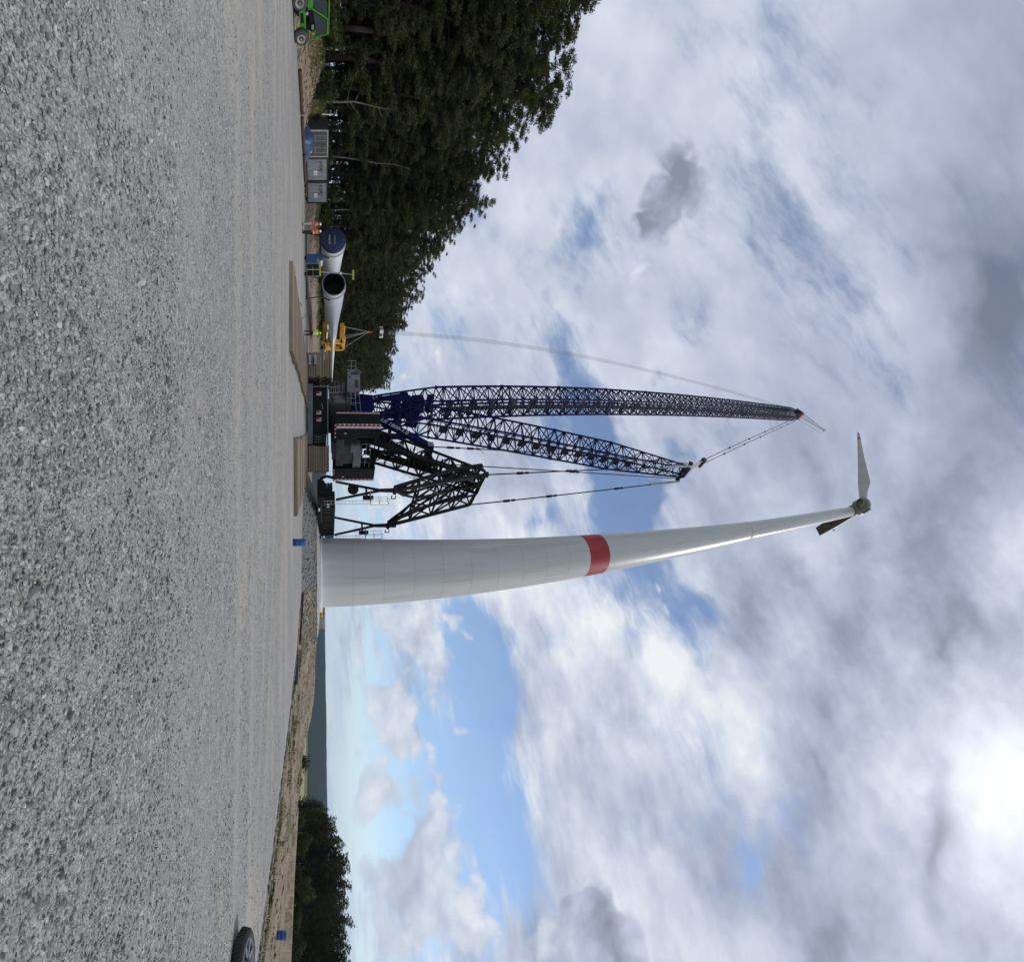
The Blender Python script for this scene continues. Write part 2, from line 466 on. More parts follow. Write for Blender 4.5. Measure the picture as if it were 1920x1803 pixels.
class MB:
    """Collects shapes in world coordinates and links them as one mesh object."""

    def __init__(self):
        self.v, self.f, self.mi = [], [], []

    def add(self, verts, faces, m=0):
        k = len(self.v)
        self.v += [tuple(p) for p in verts]
        self.f += [tuple(i + k for i in q) for q in faces]
        self.mi += [m] * len(faces)
        return self

    def box(self, c, s, ax=None, m=0):
        c = Vector(c)
        ax = ax or (Vector((1, 0, 0)), Vector((0, 1, 0)), Vector((0, 0, 1)))
        h = [Vector(a) * (x / 2) for a, x in zip(ax, s)]
        vs = [c + h[0] * i + h[1] * j + h[2] * k for i in (-1, 1) for j in (-1, 1) for k in (-1, 1)]
        fs = [(0, 1, 3, 2), (4, 6, 7, 5), (0, 4, 5, 1), (2, 3, 7, 6), (0, 2, 6, 4), (1, 5, 7, 3)]
        return self.add(vs, fs, m)

    def beam(self, p, q, w, h, up=(0, 0, 1), m=0):
        p, q = Vector(p), Vector(q)
        a = (q - p)
        L = a.length
        a.normalize()
        s = a.cross(Vector(up))
        if s.length < 1e-5:
            s = a.orthogonal()
        s.normalize()
        return self.box((p + q) / 2, (L, w, h), (a, s, s.cross(a)), m)

    def tube(self, p, q, r, r2=None, n=6, caps=True, m=0):
        p, q = Vector(p), Vector(q)
        r2 = r if r2 is None else r2
        a = (q - p).normalized()
        s = a.orthogonal().normalized()
        t = a.cross(s)
        vs = []
        for c, rr in ((p, r), (q, r2)):
            for i in range(n):
                an = 2 * math.pi * i / n
                vs.append(c + (s * math.cos(an) + t * math.sin(an)) * rr)
        fs = [(i, (i + 1) % n, n + (i + 1) % n, n + i) for i in range(n)]
        if caps:
            fs += [tuple(range(n - 1, -1, -1)), tuple(range(n, 2 * n))]
        return self.add(vs, fs, m)

    def path(self, pts, radii, n=6, m=0):
        pts = [Vector(p) for p in pts]
        if not isinstance(radii, (list, tuple)):
            radii = [radii] * len(pts)
        vs, fs = [], []
        ref = None
        for i, p in enumerate(pts):
            a = (pts[min(i + 1, len(pts) - 1)] - pts[max(i - 1, 0)]).normalized()
            if ref is None:
                ref = a.orthogonal().normalized()
            ref = (ref - a * ref.dot(a)).normalized()
            t = a.cross(ref)
            for k in range(n):
                an = 2 * math.pi * k / n
                vs.append(p + (ref * math.cos(an) + t * math.sin(an)) * radii[i])
        for i in range(len(pts) - 1):
            for k in range(n):
                fs.append((i * n + k, i * n + (k + 1) % n, (i + 1) * n + (k + 1) % n, (i + 1) * n + k))
        fs += [tuple(range(n - 1, -1, -1)), tuple(range((len(pts) - 1) * n, len(pts) * n))]
        return self.add(vs, fs, m)

    def lathe(self, c, axis, prof, n=24, m=0, a0=0.0, a1=2 * math.pi, cap=True):
        """prof: (radius, distance along axis) pairs."""
        c, axis = Vector(c), Vector(axis).normalized()
        s = axis.orthogonal().normalized() if abs(axis.z) < 0.999 else Vector((1, 0, 0))
        t = axis.cross(s)
        full = abs(a1 - a0 - 2 * math.pi) < 1e-6
        cnt = n if full else n + 1
        vs = []
        for r, h in prof:
            for i in range(cnt):
                an = a0 + (a1 - a0) * i / n
                vs.append(c + axis * h + (s * math.cos(an) + t * math.sin(an)) * r)
        fs = []
        for j in range(len(prof) - 1):
            for i in range(n):
                i2 = (i + 1) % cnt
                fs.append((j * cnt + i, j * cnt + i2, (j + 1) * cnt + i2, (j + 1) * cnt + i))
        if cap and full:
            fs += [tuple(range(cnt - 1, -1, -1)), tuple(range((len(prof) - 1) * cnt, len(prof) * cnt))]
        return self.add(vs, fs, m)

    def prism(self, poly, ext, m=0):
        poly = [Vector(p) for p in poly]
        ext = Vector(ext)
        n = len(poly)
        vs = poly + [p + ext for p in poly]
        fs = [tuple(range(n - 1, -1, -1)), tuple(range(n, 2 * n))]
        fs += [(i, (i + 1) % n, n + (i + 1) % n, n + i) for i in range(n)]
        return self.add(vs, fs, m)

    def build(self, name, mats, parent=None, at=None, smooth=False):
        org = Vector(WORLD_AT[parent.name]) if parent is not None else Vector(at or (0, 0, 0))
        me = bpy.data.meshes.new(name)
        me.from_pydata([tuple(Vector(p) - org) for p in self.v], [], self.f)
        if isinstance(mats, str):
            mats = [mats]
        for x in mats:
            me.materials.append(MATS[x])
        me.polygons.foreach_set('material_index', self.mi)
        if smooth:
            me.polygons.foreach_set('use_smooth', [True] * len(me.polygons))
        bm = bmesh.new()
        bm.from_mesh(me)
        bmesh.ops.recalc_face_normals(bm, faces=bm.faces)
        bm.to_mesh(me)
        bm.free()
        me.update()
        if smooth:
            me.set_sharp_from_angle(angle=math.radians(40))
        o = bpy.data.objects.new(name, me)
        COL.objects.link(o)
        if parent is not None:
            o.parent = parent
        else:
            o.location = org
        WORLD_AT[o.name] = tuple(org)
        return o


def tag(o, label=None, cat=None, group=None, kind=None):
    if label:
        o['label'] = label
    if cat:
        o['category'] = cat
    if group:
        o['group'] = group
    if kind:
        o['kind'] = kind
    return o


def thing(name, loc, label, cat, group=None):
    o = bpy.data.objects.new(name, None)
    COL.objects.link(o)
    o.empty_display_size = 0.3
    o.location = loc
    WORLD_AT[o.name] = tuple(loc)
    return tag(o, label, cat, group)


def copy_tree(o, parent=None):
    c = o.copy()
    COL.objects.link(c)
    c.parent = parent
    for ch in o.children:
        copy_tree(ch, c)
    return c


def text_mesh(body, size, origin, right, up, depth, name, mat, parent, bold=0.0):
    """Raised lettering: left-bottom at origin, reading along right."""
    cu = bpy.data.curves.new(name, 'FONT')
    cu.body = body
    cu.size = size
    cu.extrude = depth
    cu.offset = bold
    ob = bpy.data.objects.new(name, cu)
    COL.objects.link(ob)
    dg = bpy.context.evaluated_depsgraph_get()
    me = bpy.data.meshes.new_from_object(ob.evaluated_get(dg))
    bpy.data.objects.remove(ob, do_unlink=True)
    r, u = Vector(right).normalized(), Vector(up).normalized()
    n = r.cross(u)
    M = Matrix((r, u, n)).transposed().to_4x4()
    M.translation = Vector(origin) - Vector(WORLD_AT[parent.name])
    me.transform(M)
    me.materials.clear()
    me.materials.append(MATS[mat])
    o = bpy.data.objects.new(name, me)
    COL.objects.link(o)
    o.parent = parent
    WORLD_AT[o.name] = WORLD_AT[parent.name]
    return o


# ------------------------------------------------------------------ ground
def sstep(x, a, b):
    t = np.clip((x - a) / (b - a), 0, 1)
    return t * t * (3 - 2 * t)


def vnoise(x, y, s, seed=0):
    """Smooth value noise, numpy."""
    r = np.random.default_rng(seed)
    tab = r.random((64, 64))
    xs, ys = np.asarray(x) / s, np.asarray(y) / s
    xi, yi = np.floor(xs).astype(int), np.floor(ys).astype(int)
    fx, fy = xs - xi, ys - yi
    fx, fy = fx * fx * (3 - 2 * fx), fy * fy * (3 - 2 * fy)
    g = lambda a, b: tab[a % 64, b % 64]
    return ((g(xi, yi) * (1 - fx) + g(xi + 1, yi) * fx) * (1 - fy) +
            (g(xi, yi + 1) * (1 - fx) + g(xi + 1, yi + 1) * fx) * fy) - 0.5


TOWER = Vector((10.95, 52.0, 0))
PAD_L, PAD_B = -32.0, -25.0
PAD_F = 66.0


def pad_edge(y):
    e = np.interp(y, [-30, 26, 31, 42, 49, 66], [13.5, 13.5, 12.8, 10.2, 8.4, 4.0])
    return e + 0.35 * vnoise(y, y * 0 + 3, 3.0, 5) + 0.2 * vnoise(y, y * 0 + 9, 0.8, 6)


def height(x, y):
    x, y = np.asarray(x, float), np.asarray(y, float)
    rho = np.hypot(x, y)
    und = 0.7 * vnoise(x, y, 7.0, 1) + 0.38 * vnoise(x, y, 2.3, 2) + 0.12 * vnoise(x, y, 0.8, 3)
    # left bank up to the forest
    cut = sstep(y, 40.5, 43.0) * (1 - sstep(y, 54.5, 57.0)) * (1 - sstep(-x, 38.0, 40.0))
    left = 2.0 * sstep(-x, 32.5, 40.0) * (1 - 0.97 * cut) + und * 0.7 * sstep(-x, 32.5, 35) - 0.10
    # right: sand beyond the pad edge
    off = x - pad_edge(y)
    u = x / np.maximum(y, 1.0)
    ridge = np.interp(u, [0.0, 0.2, 0.4, 0.55, 0.62, 0.72, 0.92, 1.1, 1.6, 4], [1.2, 1.35, 1.05, 0.55, 0.0, -0.45, -1.2, -1.6, -2, -2])
    s = sstep(off, 0.0, 18.0)
    near = -0.55 * sstep(off, 0.0, 0.9)
    right = near * (1 - s) + ridge * s + und * 0.75 * sstep(off, 0.3, 4)
    d = np.hypot(x - TOWER.x, y - TOWER.y)
    mound = 1.42 * sstep(-d, -13.5, -8.0) + 0.10 * und
    z = np.where(x < PAD_L, left, np.where((off > 0) & (y < 70), right, -0.09 + 0.4 * sstep(y, PAD_F, 74)))
    z = np.where(d < 13.5, np.maximum(z, mound - 0.12), z)
    # the plateau ends and the land falls away to a wide valley
    lim = np.where(x < -30, 400.0, np.interp(u, [-0.5, 0.1, 0.5, 0.62, 0.92, 1.3], [90, 72, 66, 56, 47, 46]))
    lim = np.where(y < 0, 60, lim)
    fall = np.maximum(rho - lim, 0)
    drop = np.where(x < -30, 0.0, np.minimum(fall * np.interp(u, [0.60, 0.76], [0.16, 0.055]), 15.0))
    drop = np.where(rho > 190, np.maximum(drop, np.minimum((rho - 190) * 0.1, 15.0) * (x > -30)), drop)
    blend = sstep(-x, 30, 60) * 0
    z = z - drop + blend
    far = sstep(rho, 1200, 2100)
    hill = 15.0 + 30.0 + 9 * vnoise(np.arctan2(x, y) * 900, rho * 0 + 1, 260, 11) + 3 * vnoise(np.arctan2(x, y) * 900, rho * 0 + 7, 60, 12) + 2.2 * vnoise(np.arctan2(x, y) * 900, rho * 0 + 3, 9, 13)
    hill = hill * np.interp(np.arctan2(x, y), [-0.3, 0.2, 0.33, 0.5, 0.7], [0.72, 0.78, 0.86, 1.0, 1.02])
    return z + far * hill - 60.0 * sstep(rho, 2300, 4500)


def H(x, y):
    return float(height(np.array([x]), np.array([y]))[0])


def grid_object(name, X, Y, Z, mat, skirt=None):
    nu, nv = X.shape
    me = bpy.data.meshes.new(name)
    co = np.stack([X, Y, Z], -1).reshape(-1, 3)
    i = np.arange(nu * nv).reshape(nu, nv)
    q = np.stack([i[:-1, :-1], i[1:, :-1], i[1:, 1:], i[:-1, 1:]], -1).reshape(-1, 4)
    me.vertices.add(len(co))
    me.vertices.foreach_set('co', co.ravel())
    me.loops.add(q.size)
    me.loops.foreach_set('vertex_index', q.ravel())
    me.polygons.add(len(q))
    me.polygons.foreach_set('loop_start', np.arange(len(q)) * 4)
    me.polygons.foreach_set('use_smooth', np.ones(len(q), bool))
    me.update(calc_edges=True)
    me.materials.append(mat)
    o = bpy.data.objects.new(name, me)
    COL.objects.link(o)
    return o


def ground_material():
    m = bpy.data.materials.new('ground_soil')
    m.use_nodes = True
    nt = m.node_tree
    b = nt.nodes['Principled BSDF']
    n = Nodes(nt)
    t = nt.nodes.new('ShaderNodeTexCoord')
    P = t.outputs['Object']
    x, y, z = n.xyz(P)
    big = n.noise(P, 0.12, 5, 0.6)
    mid = n.noise(P, 0.9, 5, 0.65)
    fine = n.noise(P, 9.0, 4, 0.7)
    sand = n.mix(n.step(mid, 0.35, 0.68), (0.37, 0.305, 0.225), (0.215, 0.17, 0.125))
    sand = n.mix(n.mul(n.step(fine, 0.42, 0.7), 0.45), sand, (0.17, 0.135, 0.10))
    grass = n.mix(n.step(mid, 0.4, 0.6), (0.085, 0.092, 0.034), (0.16, 0.14, 0.062))
    gravel = n.mix(n.step(fine, 0.35, 0.65), (0.27, 0.27, 0.26), (0.17, 0.17, 0.165))
    # grass on the bank towards the trees, patches of weeds on the sand, gravel round the foundation
    bank = n.step(n.add(n.mul(x, -1.0), n.mul(n.sub(mid, 0.5), 5.0)), 36.0, 39.0)
    weeds = n.mul(n.step(n.noise(P, 0.35, 5, 0.7), 0.50, 0.58), n.step(x, 13.0, 15.0))
    c = n.mix(n.mul(weeds, 0.75), sand, grass)
    c = n.mix(bank, c, grass)
    dt = n.vm('LENGTH', n.vm('MULTIPLY', n.vm('SUBTRACT', P, tuple(TOWER)), (1, 1, 0)))
    c = n.mix(n.mul(n.step(dt, 14.0, 12.0), n.step(x, 12.5, 8.5)), c, gravel)
    # valley fields, then the wooded ridge
    rho = n.vm('LENGTH', P)
    field = n.mix(n.step(n.noise(n.vm('MULTIPLY', P, (1.0, 0.35, 1)), 0.010, 2, 0.5), 0.48, 0.52), (0.34, 0.30, 0.16), (0.13, 0.15, 0.06))
    c = n.mix(n.step(rho, 110.0, 150.0), c, field)
    wood = n.mix(n.step(n.noise(P, 0.02, 6, 0.75), 0.4, 0.65), (0.011, 0.022, 0.021), (0.024, 0.037, 0.030))
    c = n.mix(n.step(rho, 640.0, 700.0), c, wood)
    nt.links.new(c, b.inputs['Base Color'])
    b.inputs['Roughness'].default_value = 0.95
    b.inputs['Specular IOR Level'].default_value = 0.15
    bn = nt.nodes.new('ShaderNodeBump')
    bn.inputs['Strength'].default_value = 0.7
    bn.inputs['Distance'].default_value = 0.22
    nt.links.new(n.add(n.noise(P, 2.6, 6, 0.7), n.mul(fine, 0.4)), bn.inputs['Height'])
    nt.links.new(bn.outputs[0], b.inputs['Normal'])
    return m


az = np.concatenate([np.linspace(-1.15, 1.15, 560), np.linspace(1.15, 2 * math.pi - 1.15, 90)[1:]])
rad = np.concatenate([np.geomspace(2, 120, 230), np.geomspace(120, 5200, 90)[1:]])
A, R_ = np.meshgrid(az, rad, indexing='ij')
GX, GY = np.sin(A) * R_, np.cos(A) * R_
ground = grid_object('ground', GX, GY, height(GX, GY), ground_material())
tag(ground, 'sandy ground and grassy banks falling away to fields and wooded hills', kind='structure')


def gravel_material():
    m = bpy.data.materials.new('gravel')
    m.use_nodes = True
    nt = m.node_tree
    b = nt.nodes['Principled BSDF']
    n = Nodes(nt)
    t = nt.nodes.new('ShaderNodeTexCoord')
    P = t.outputs['Object']
    vo = n.voronoi(P, 26.0)
    vo2 = n.voronoi(P, 60.0)
    edge = n.voronoi(P, 26.0, 'DISTANCE_TO_EDGE')
    r1 = n.xyz(vo.outputs['Color'])[0]
    r2 = n.xyz(vo2.outputs['Color'])[1]
    patch = n.step(n.noise(P, 0.9, 4, 0.6), 0.36, 0.64)
    g = n.m('MULTIPLY_ADD', r1, 0.32, 0.20)
    g2 = n.m('MULTIPLY_ADD', r2, 0.26, 0.24)
    mixg = n.nt.nodes.new('ShaderNodeMix')
    n.put(mixg.inputs[0], patch)
    n.put(mixg.inputs[2], g)
    n.put(mixg.inputs[3], g2)
    g = mixg.outputs[0]
    g = n.mul(g, n.m('MULTIPLY_ADD', n.step(edge.outputs['Distance'], 0.0, 0.09), 0.45, 0.55))
    base = n.mix(1.0, n.cxyz(g, g, n.mul(g, 0.985)), (1.0, 0.985, 0.94), 'MULTIPLY')
    # beige fines pressed into wheel tracks and patches
    tr = n.noise(n.vm('MULTIPLY', P, (0.22, 0.55, 1)), 0.55, 5, 0.62)
    lanes = n.noise(n.vm('MULTIPLY', P, (0.16, 0.75, 1)), 0.5, 5, 0.68, dist=0.6)
    dust = n.m('MAXIMUM', n.step(tr, 0.50, 0.66), n.mul(n.step(lanes, 0.50, 0.66), 0.8))
    dust = n.mul(dust, n.step(n.xyz(P)[1], 2.5, 9.0))
    base = n.mix(n.mul(dust, 0.72), base, (0.47, 0.425, 0.355))
    # wheel tracks: fines pressed smooth in pairs of lanes
    px_, py_, _ = n.xyz(P)
    rag = n.mul(n.sub(n.noise(P, 1.3, 4, 0.65), 0.5), 0.7)
    for y0, sl, am, ph in TRACKS:
        cy_ = n.add(n.m('MULTIPLY_ADD', px_, sl, y0), n.mul(n.m('SINE', n.m('MULTIPLY_ADD', px_, 0.17, ph)), am))
        off = n.m('ABSOLUTE', n.sub(n.m('ABSOLUTE', n.sub(py_, cy_)), 0.95))
        ln = n.step(n.add(off, rag), 0.42, 0.12)
        base = n.mix(n.mul(ln, 0.38), base, (0.45, 0.415, 0.355))
    soil = n.step(n.noise(P, 0.16, 6, 0.7), 0.63, 0.72)
    base = n.mix(n.mul(n.mul(soil, 0.5), n.step(n.xyz(P)[1], 12.0, 24.0)), base, (0.33, 0.28, 0.215))
    tone = n.m('MULTIPLY_ADD', n.noise(P, 0.10, 3, 0.5), 0.35, 0.80)
    tone = n.mul(tone, n.m('MULTIPLY_ADD', n.noise(P, 3.2, 5, 0.75), 0.9, 0.55))
    tone = n.mul(tone, n.m('MULTIPLY_ADD', n.noise(P, 14.0, 3, 0.7), 0.9, 0.55))
    base = n.mix(1.0, base, n.cxyz(tone, tone, tone), 'MULTIPLY')
    nt.links.new(base, b.inputs['Base Color'])
    b.inputs['Roughness'].default_value = 0.9
    b.inputs['Specular IOR Level'].default_value = 0.25
    bn = nt.nodes.new('ShaderNodeBump')
    bn.inputs['Strength'].default_value = 0.75
    bn.inputs['Distance'].default_value = 0.03
    h = n.add(n.m('MINIMUM', edge.outputs['Distance'], 0.22), n.mul(r1, 0.25))
    h = n.add(h, n.mul(n.noise(P, 90.0, 2, 0.6), 0.15))
    nt.links.new(h, bn.inputs['Height'])
    nt.links.new(bn.outputs[0], b.inputs['Normal'])
    return m


TRACKS = ((9.6, -0.10, 0.7, 0.4), (14.5, -0.22, 1.0, 1.6), (20.5, 0.06, 1.2, 2.6))


def track_gap(x, y):
    g = np.ones_like(x)
    for y0, sl, am, ph in TRACKS:
        off = np.abs(np.abs(y - (y0 + sl * x + am * np.sin(0.17 * x + ph))) - 0.95)
        g *= 1 - 0.85 * sstep(-off - 0.35 * vnoise(x, y, 0.8, 41), -0.42, -0.12)
    return g


gravel_mat = gravel_material()
py = np.concatenate([np.linspace(PAD_B, 0, 12)[:-1], np.linspace(0, PAD_F, 150)])
pv = np.linspace(0, 1, 90)
YY, VV = np.meshgrid(py, pv, indexing='ij')
L_EDGE = PAD_L + 0.8 * vnoise(YY, YY * 0, 4.0, 21)
XX = L_EDGE + (pad_edge(YY) - L_EDGE) * VV
ZZ = 0.02 * vnoise(XX, YY, 3.0, 22)
ZZ = np.where((VV == 0) | (VV == 1) | (YY == py[0]) | (YY == py[-1]), -0.7, ZZ)
pad = grid_object('gravel_pad', XX, YY, ZZ, gravel_mat)
tag(pad, 'grey crushed stone pad', kind='structure')


def stone_material():
    m = bpy.data.materials.new('crushed_stone')
    m.use_nodes = True
    nt = m.node_tree
    b = nt.nodes['Principled BSDF']
    n = Nodes(nt)
    at = nt.nodes.new('ShaderNodeAttribute')
    at.attribute_name = 'shade'
    t = nt.nodes.new('ShaderNodeTexCoord')
    k = n.m('MULTIPLY_ADD', at.outputs['Fac'], 0.39, 0.12)
    k = n.mul(k, n.m('MULTIPLY_ADD', n.noise(t.outputs['Object'], 70.0, 3, 0.6), 0.5, 0.75))
    nt.links.new(n.mix(1.0, n.cxyz(k, k, k), (1.0, 0.985, 0.945), 'MULTIPLY'), b.inputs['Base Color'])
    b.inputs['Roughness'].default_value = 0.85
    b.inputs['Specular IOR Level'].default_value = 0.3
    return m


def scatter_stones():
    """Loose broken stones over the near part of the pad, thinning with distance."""
    t = (1 + 5 ** 0.5) / 2
    ico = np.array([(-1, t, 0), (1, t, 0), (-1, -t, 0), (1, -t, 0), (0, -1, t), (0, 1, t), (0, -1, -t), (0, 1, -t),
                    (t, 0, -1), (t, 0, 1), (-t, 0, -1), (-t, 0, 1)]) / math.hypot(1, t)
    icf = np.array([(0, 11, 5), (0, 5, 1), (0, 1, 7), (0, 7, 10), (0, 10, 11), (1, 5, 9), (5, 11, 4), (11, 10, 2), (10, 7, 6),
                    (7, 1, 8), (3, 9, 4), (3, 4, 2), (3, 2, 6), (3, 6, 8), (3, 8, 9), (4, 9, 5), (2, 4, 11), (6, 2, 10), (8, 6, 7), (9, 8, 1)])
    cub = np.array([(-1, -1, -1), (1, -1, -1), (1, 1, -1), (-1, 1, -1), (-1, -1, 1), (1, -1, 1), (1, 1, 1), (-1, 1, 1)]) * 0.62
    cuf = np.array([(0, 2, 1), (0, 3, 2), (4, 5, 6), (4, 6, 7), (0, 1, 5), (0, 5, 4), (1, 2, 6), (1, 6, 5), (2, 3, 7), (2, 7, 6), (3, 0, 4), (3, 4, 7)])
    V, Fc, S = [], [], []
    base = 0
    zones = [(1.5, 6.0, 900, 0.008, 0.028, ico, icf, [3.0, 6.0], [1, 0]), (3.0, 10.5, 330, 0.010, 0.028, cub, cuf, [3.0, 5.6, 7.0, 10.5], [0, 1, 1, 0]),
             (6.5, 22.0, 75, 0.014, 0.030, cub, cuf, [6.5, 10, 22], [0, 1, 0])]
    for y0, y1, dens, s0, s1, bv, bf, fy, fp in zones:
        xm = 1.35 * y1 + 1.2
        n = int(dens * (y1 - y0) * 2 * xm)
        y = rng.uniform(y0, y1, n)
        x = rng.uniform(-xm, xm, n)
        keep = (np.abs(x) < 1.30 * np.hypot(y, 1.7) + 0.4) & (x < 13.0)
        clump = 0.8 * vnoise(x, y, 0.9, 31) + 0.5 * vnoise(x, y, 0.3, 32) + 0.9 * vnoise(x * 0.25, y, 1.1, 33)
        keep &= rng.random(n) < np.clip(0.62 + 1.1 * clump, 0.12, 1) * np.interp(y, fy, fp) * track_gap(x, y)
        x, y = x[keep], y[keep]
        n = len(x)
        sz = s0 + (s1 - s0) * rng.random(n) ** 2.2
        big = rng.random(n) < 0.012
        sz = np.where(big, sz * 1.9, sz)
        q = rng.normal(size=(n, 4))
        q /= np.linalg.norm(q, axis=1)[:, None]
        w, a, b, c = q.T
        Rm = np.stack([1 - 2 * (b * b + c * c), 2 * (a * b - c * w), 2 * (a * c + b * w),
                       2 * (a * b + c * w), 1 - 2 * (a * a + c * c), 2 * (b * c - a * w),
                       2 * (a * c - b * w), 2 * (b * c + a * w), 1 - 2 * (a * a + b * b)], -1).reshape(n, 3, 3)
        shp = bv[None] * (1 + rng.uniform(-0.38, 0.38, (n, len(bv), 1))) * rng.uniform((0.7, 0.5, 0.32), (1.15, 1.0, 0.8), (n, 3))[:, None, :]
        p = np.einsum('nij,nkj->nki', Rm, shp) * sz[:, None, None]
        p[..., 2] *= 0.8 if y0 < 2 else 0.5
        p += np.stack([x, y, sz * rng.uniform(0.05, 0.45, n)], -1)[:, None, :]
        V.append(p.reshape(-1, 3))
        Fc.append((bf[None] + (base + np.arange(n) * len(bv))[:, None, None]).reshape(-1, 3))
        sh = np.clip(rng.normal(0.45 if y0 < 2 else 0.55, 0.26 if y0 < 2 else 0.22, n), 0, 1.15)
        S.append(np.repeat(sh, len(bv)))
        base += n * len(bv)
    V, Fc, S = np.concatenate(V), np.concatenate(Fc), np.concatenate(S)
    me = bpy.data.meshes.new('loose_gravel')
    me.vertices.add(len(V))
    me.vertices.foreach_set('co', V.ravel())
    me.loops.add(Fc.size)
    me.loops.foreach_set('vertex_index', Fc.ravel())
    me.polygons.add(len(Fc))
    me.polygons.foreach_set('loop_start', np.arange(len(Fc)) * 3)
    me.update(calc_edges=True)
    me.attributes.new('shade', 'FLOAT', 'POINT').data.foreach_set('value', S)
    me.materials.append(stone_material())
    me.polygons.foreach_set('use_smooth', np.zeros(len(Fc), bool))
    o = bpy.data.objects.new('loose_gravel', me)
    COL.objects.link(o)
    print('stones tris', len(Fc))
    return tag(o, 'loose broken grey stones covering the foreground', kind='stuff')


scatter_stones()

# ------------------------------------------------------------------ wind turbine
Z3 = Vector((0, 0, 1))


def loft_blade(mb, root, span, chord_dir, length, root_r, max_chord, hollow=False, red_tip=True, n=18, m_white=0, m_red=1, flat=0.30):
    span, chord_dir = Vector(span).normalized(), Vector(chord_dir)
    chord_dir = (chord_dir - span * chord_dir.dot(span)).normalized()
    th = span.cross(chord_dir)
    st = [0, .015, .03, .06, .10, .15, .20, .26, .34, .44, .55, .66, .76, .84, .86, .905, .91, .945, .95, .98, .995, 1.0]
    ch = np.interp(st, [0, .03, .10, .20, .35, .55, .76, .91, .98, 1.0], [2 * root_r, 2 * root_r, 2.35 * root_r, max_chord, max_chord * .82, max_chord * .58, max_chord * .40, max_chord * .28, max_chord * .17, .12])
    tk = np.interp(st, [0, .03, .10, .20, .35, .55, .76, .98, 1.0], [2 * root_r, 2 * root_r, 1.75 * root_r, max_chord * flat, max_chord * flat * .66, max_chord * flat * .40, max_chord * flat * .22, .10, .04])
    vs, fs, ms = [], [], []
    for s, c, t in zip(st, ch, tk):
        k = float(np.interp(s, [.03, .2], [0, 1]))
        for i in range(n):
            a = 2 * math.pi * i / n
            x = math.cos(a)
            y = math.sin(a) * (1 - 0.55 * k * max(0, x))        # sharpen the trailing edge
            vs.append(Vector(root) + span * (s * length) + chord_dir * (c / 2 * (x + 0.36 * k)) + th * (t / 2 * y))
    k0 = len(mb.v)
    for j in range(len(st) - 1):
        red = red_tip and (st[j] >= .945 or .86 <= st[j] < .905)
        for i in range(n):
            fs.append((j * n + i, j * n + (i + 1) % n, (j + 1) * n + (i + 1) % n, (j + 1) * n + i))
            ms.append(m_red if red else m_white)
    mb.v += [tuple(p) for p in vs]
    mb.f += [tuple(i + k0 for i in q) for q in fs]
    mb.mi += ms
    if not hollow:
        mb.f.append(tuple(k0 + i for i in range(n)))
        mb.mi.append(m_white)


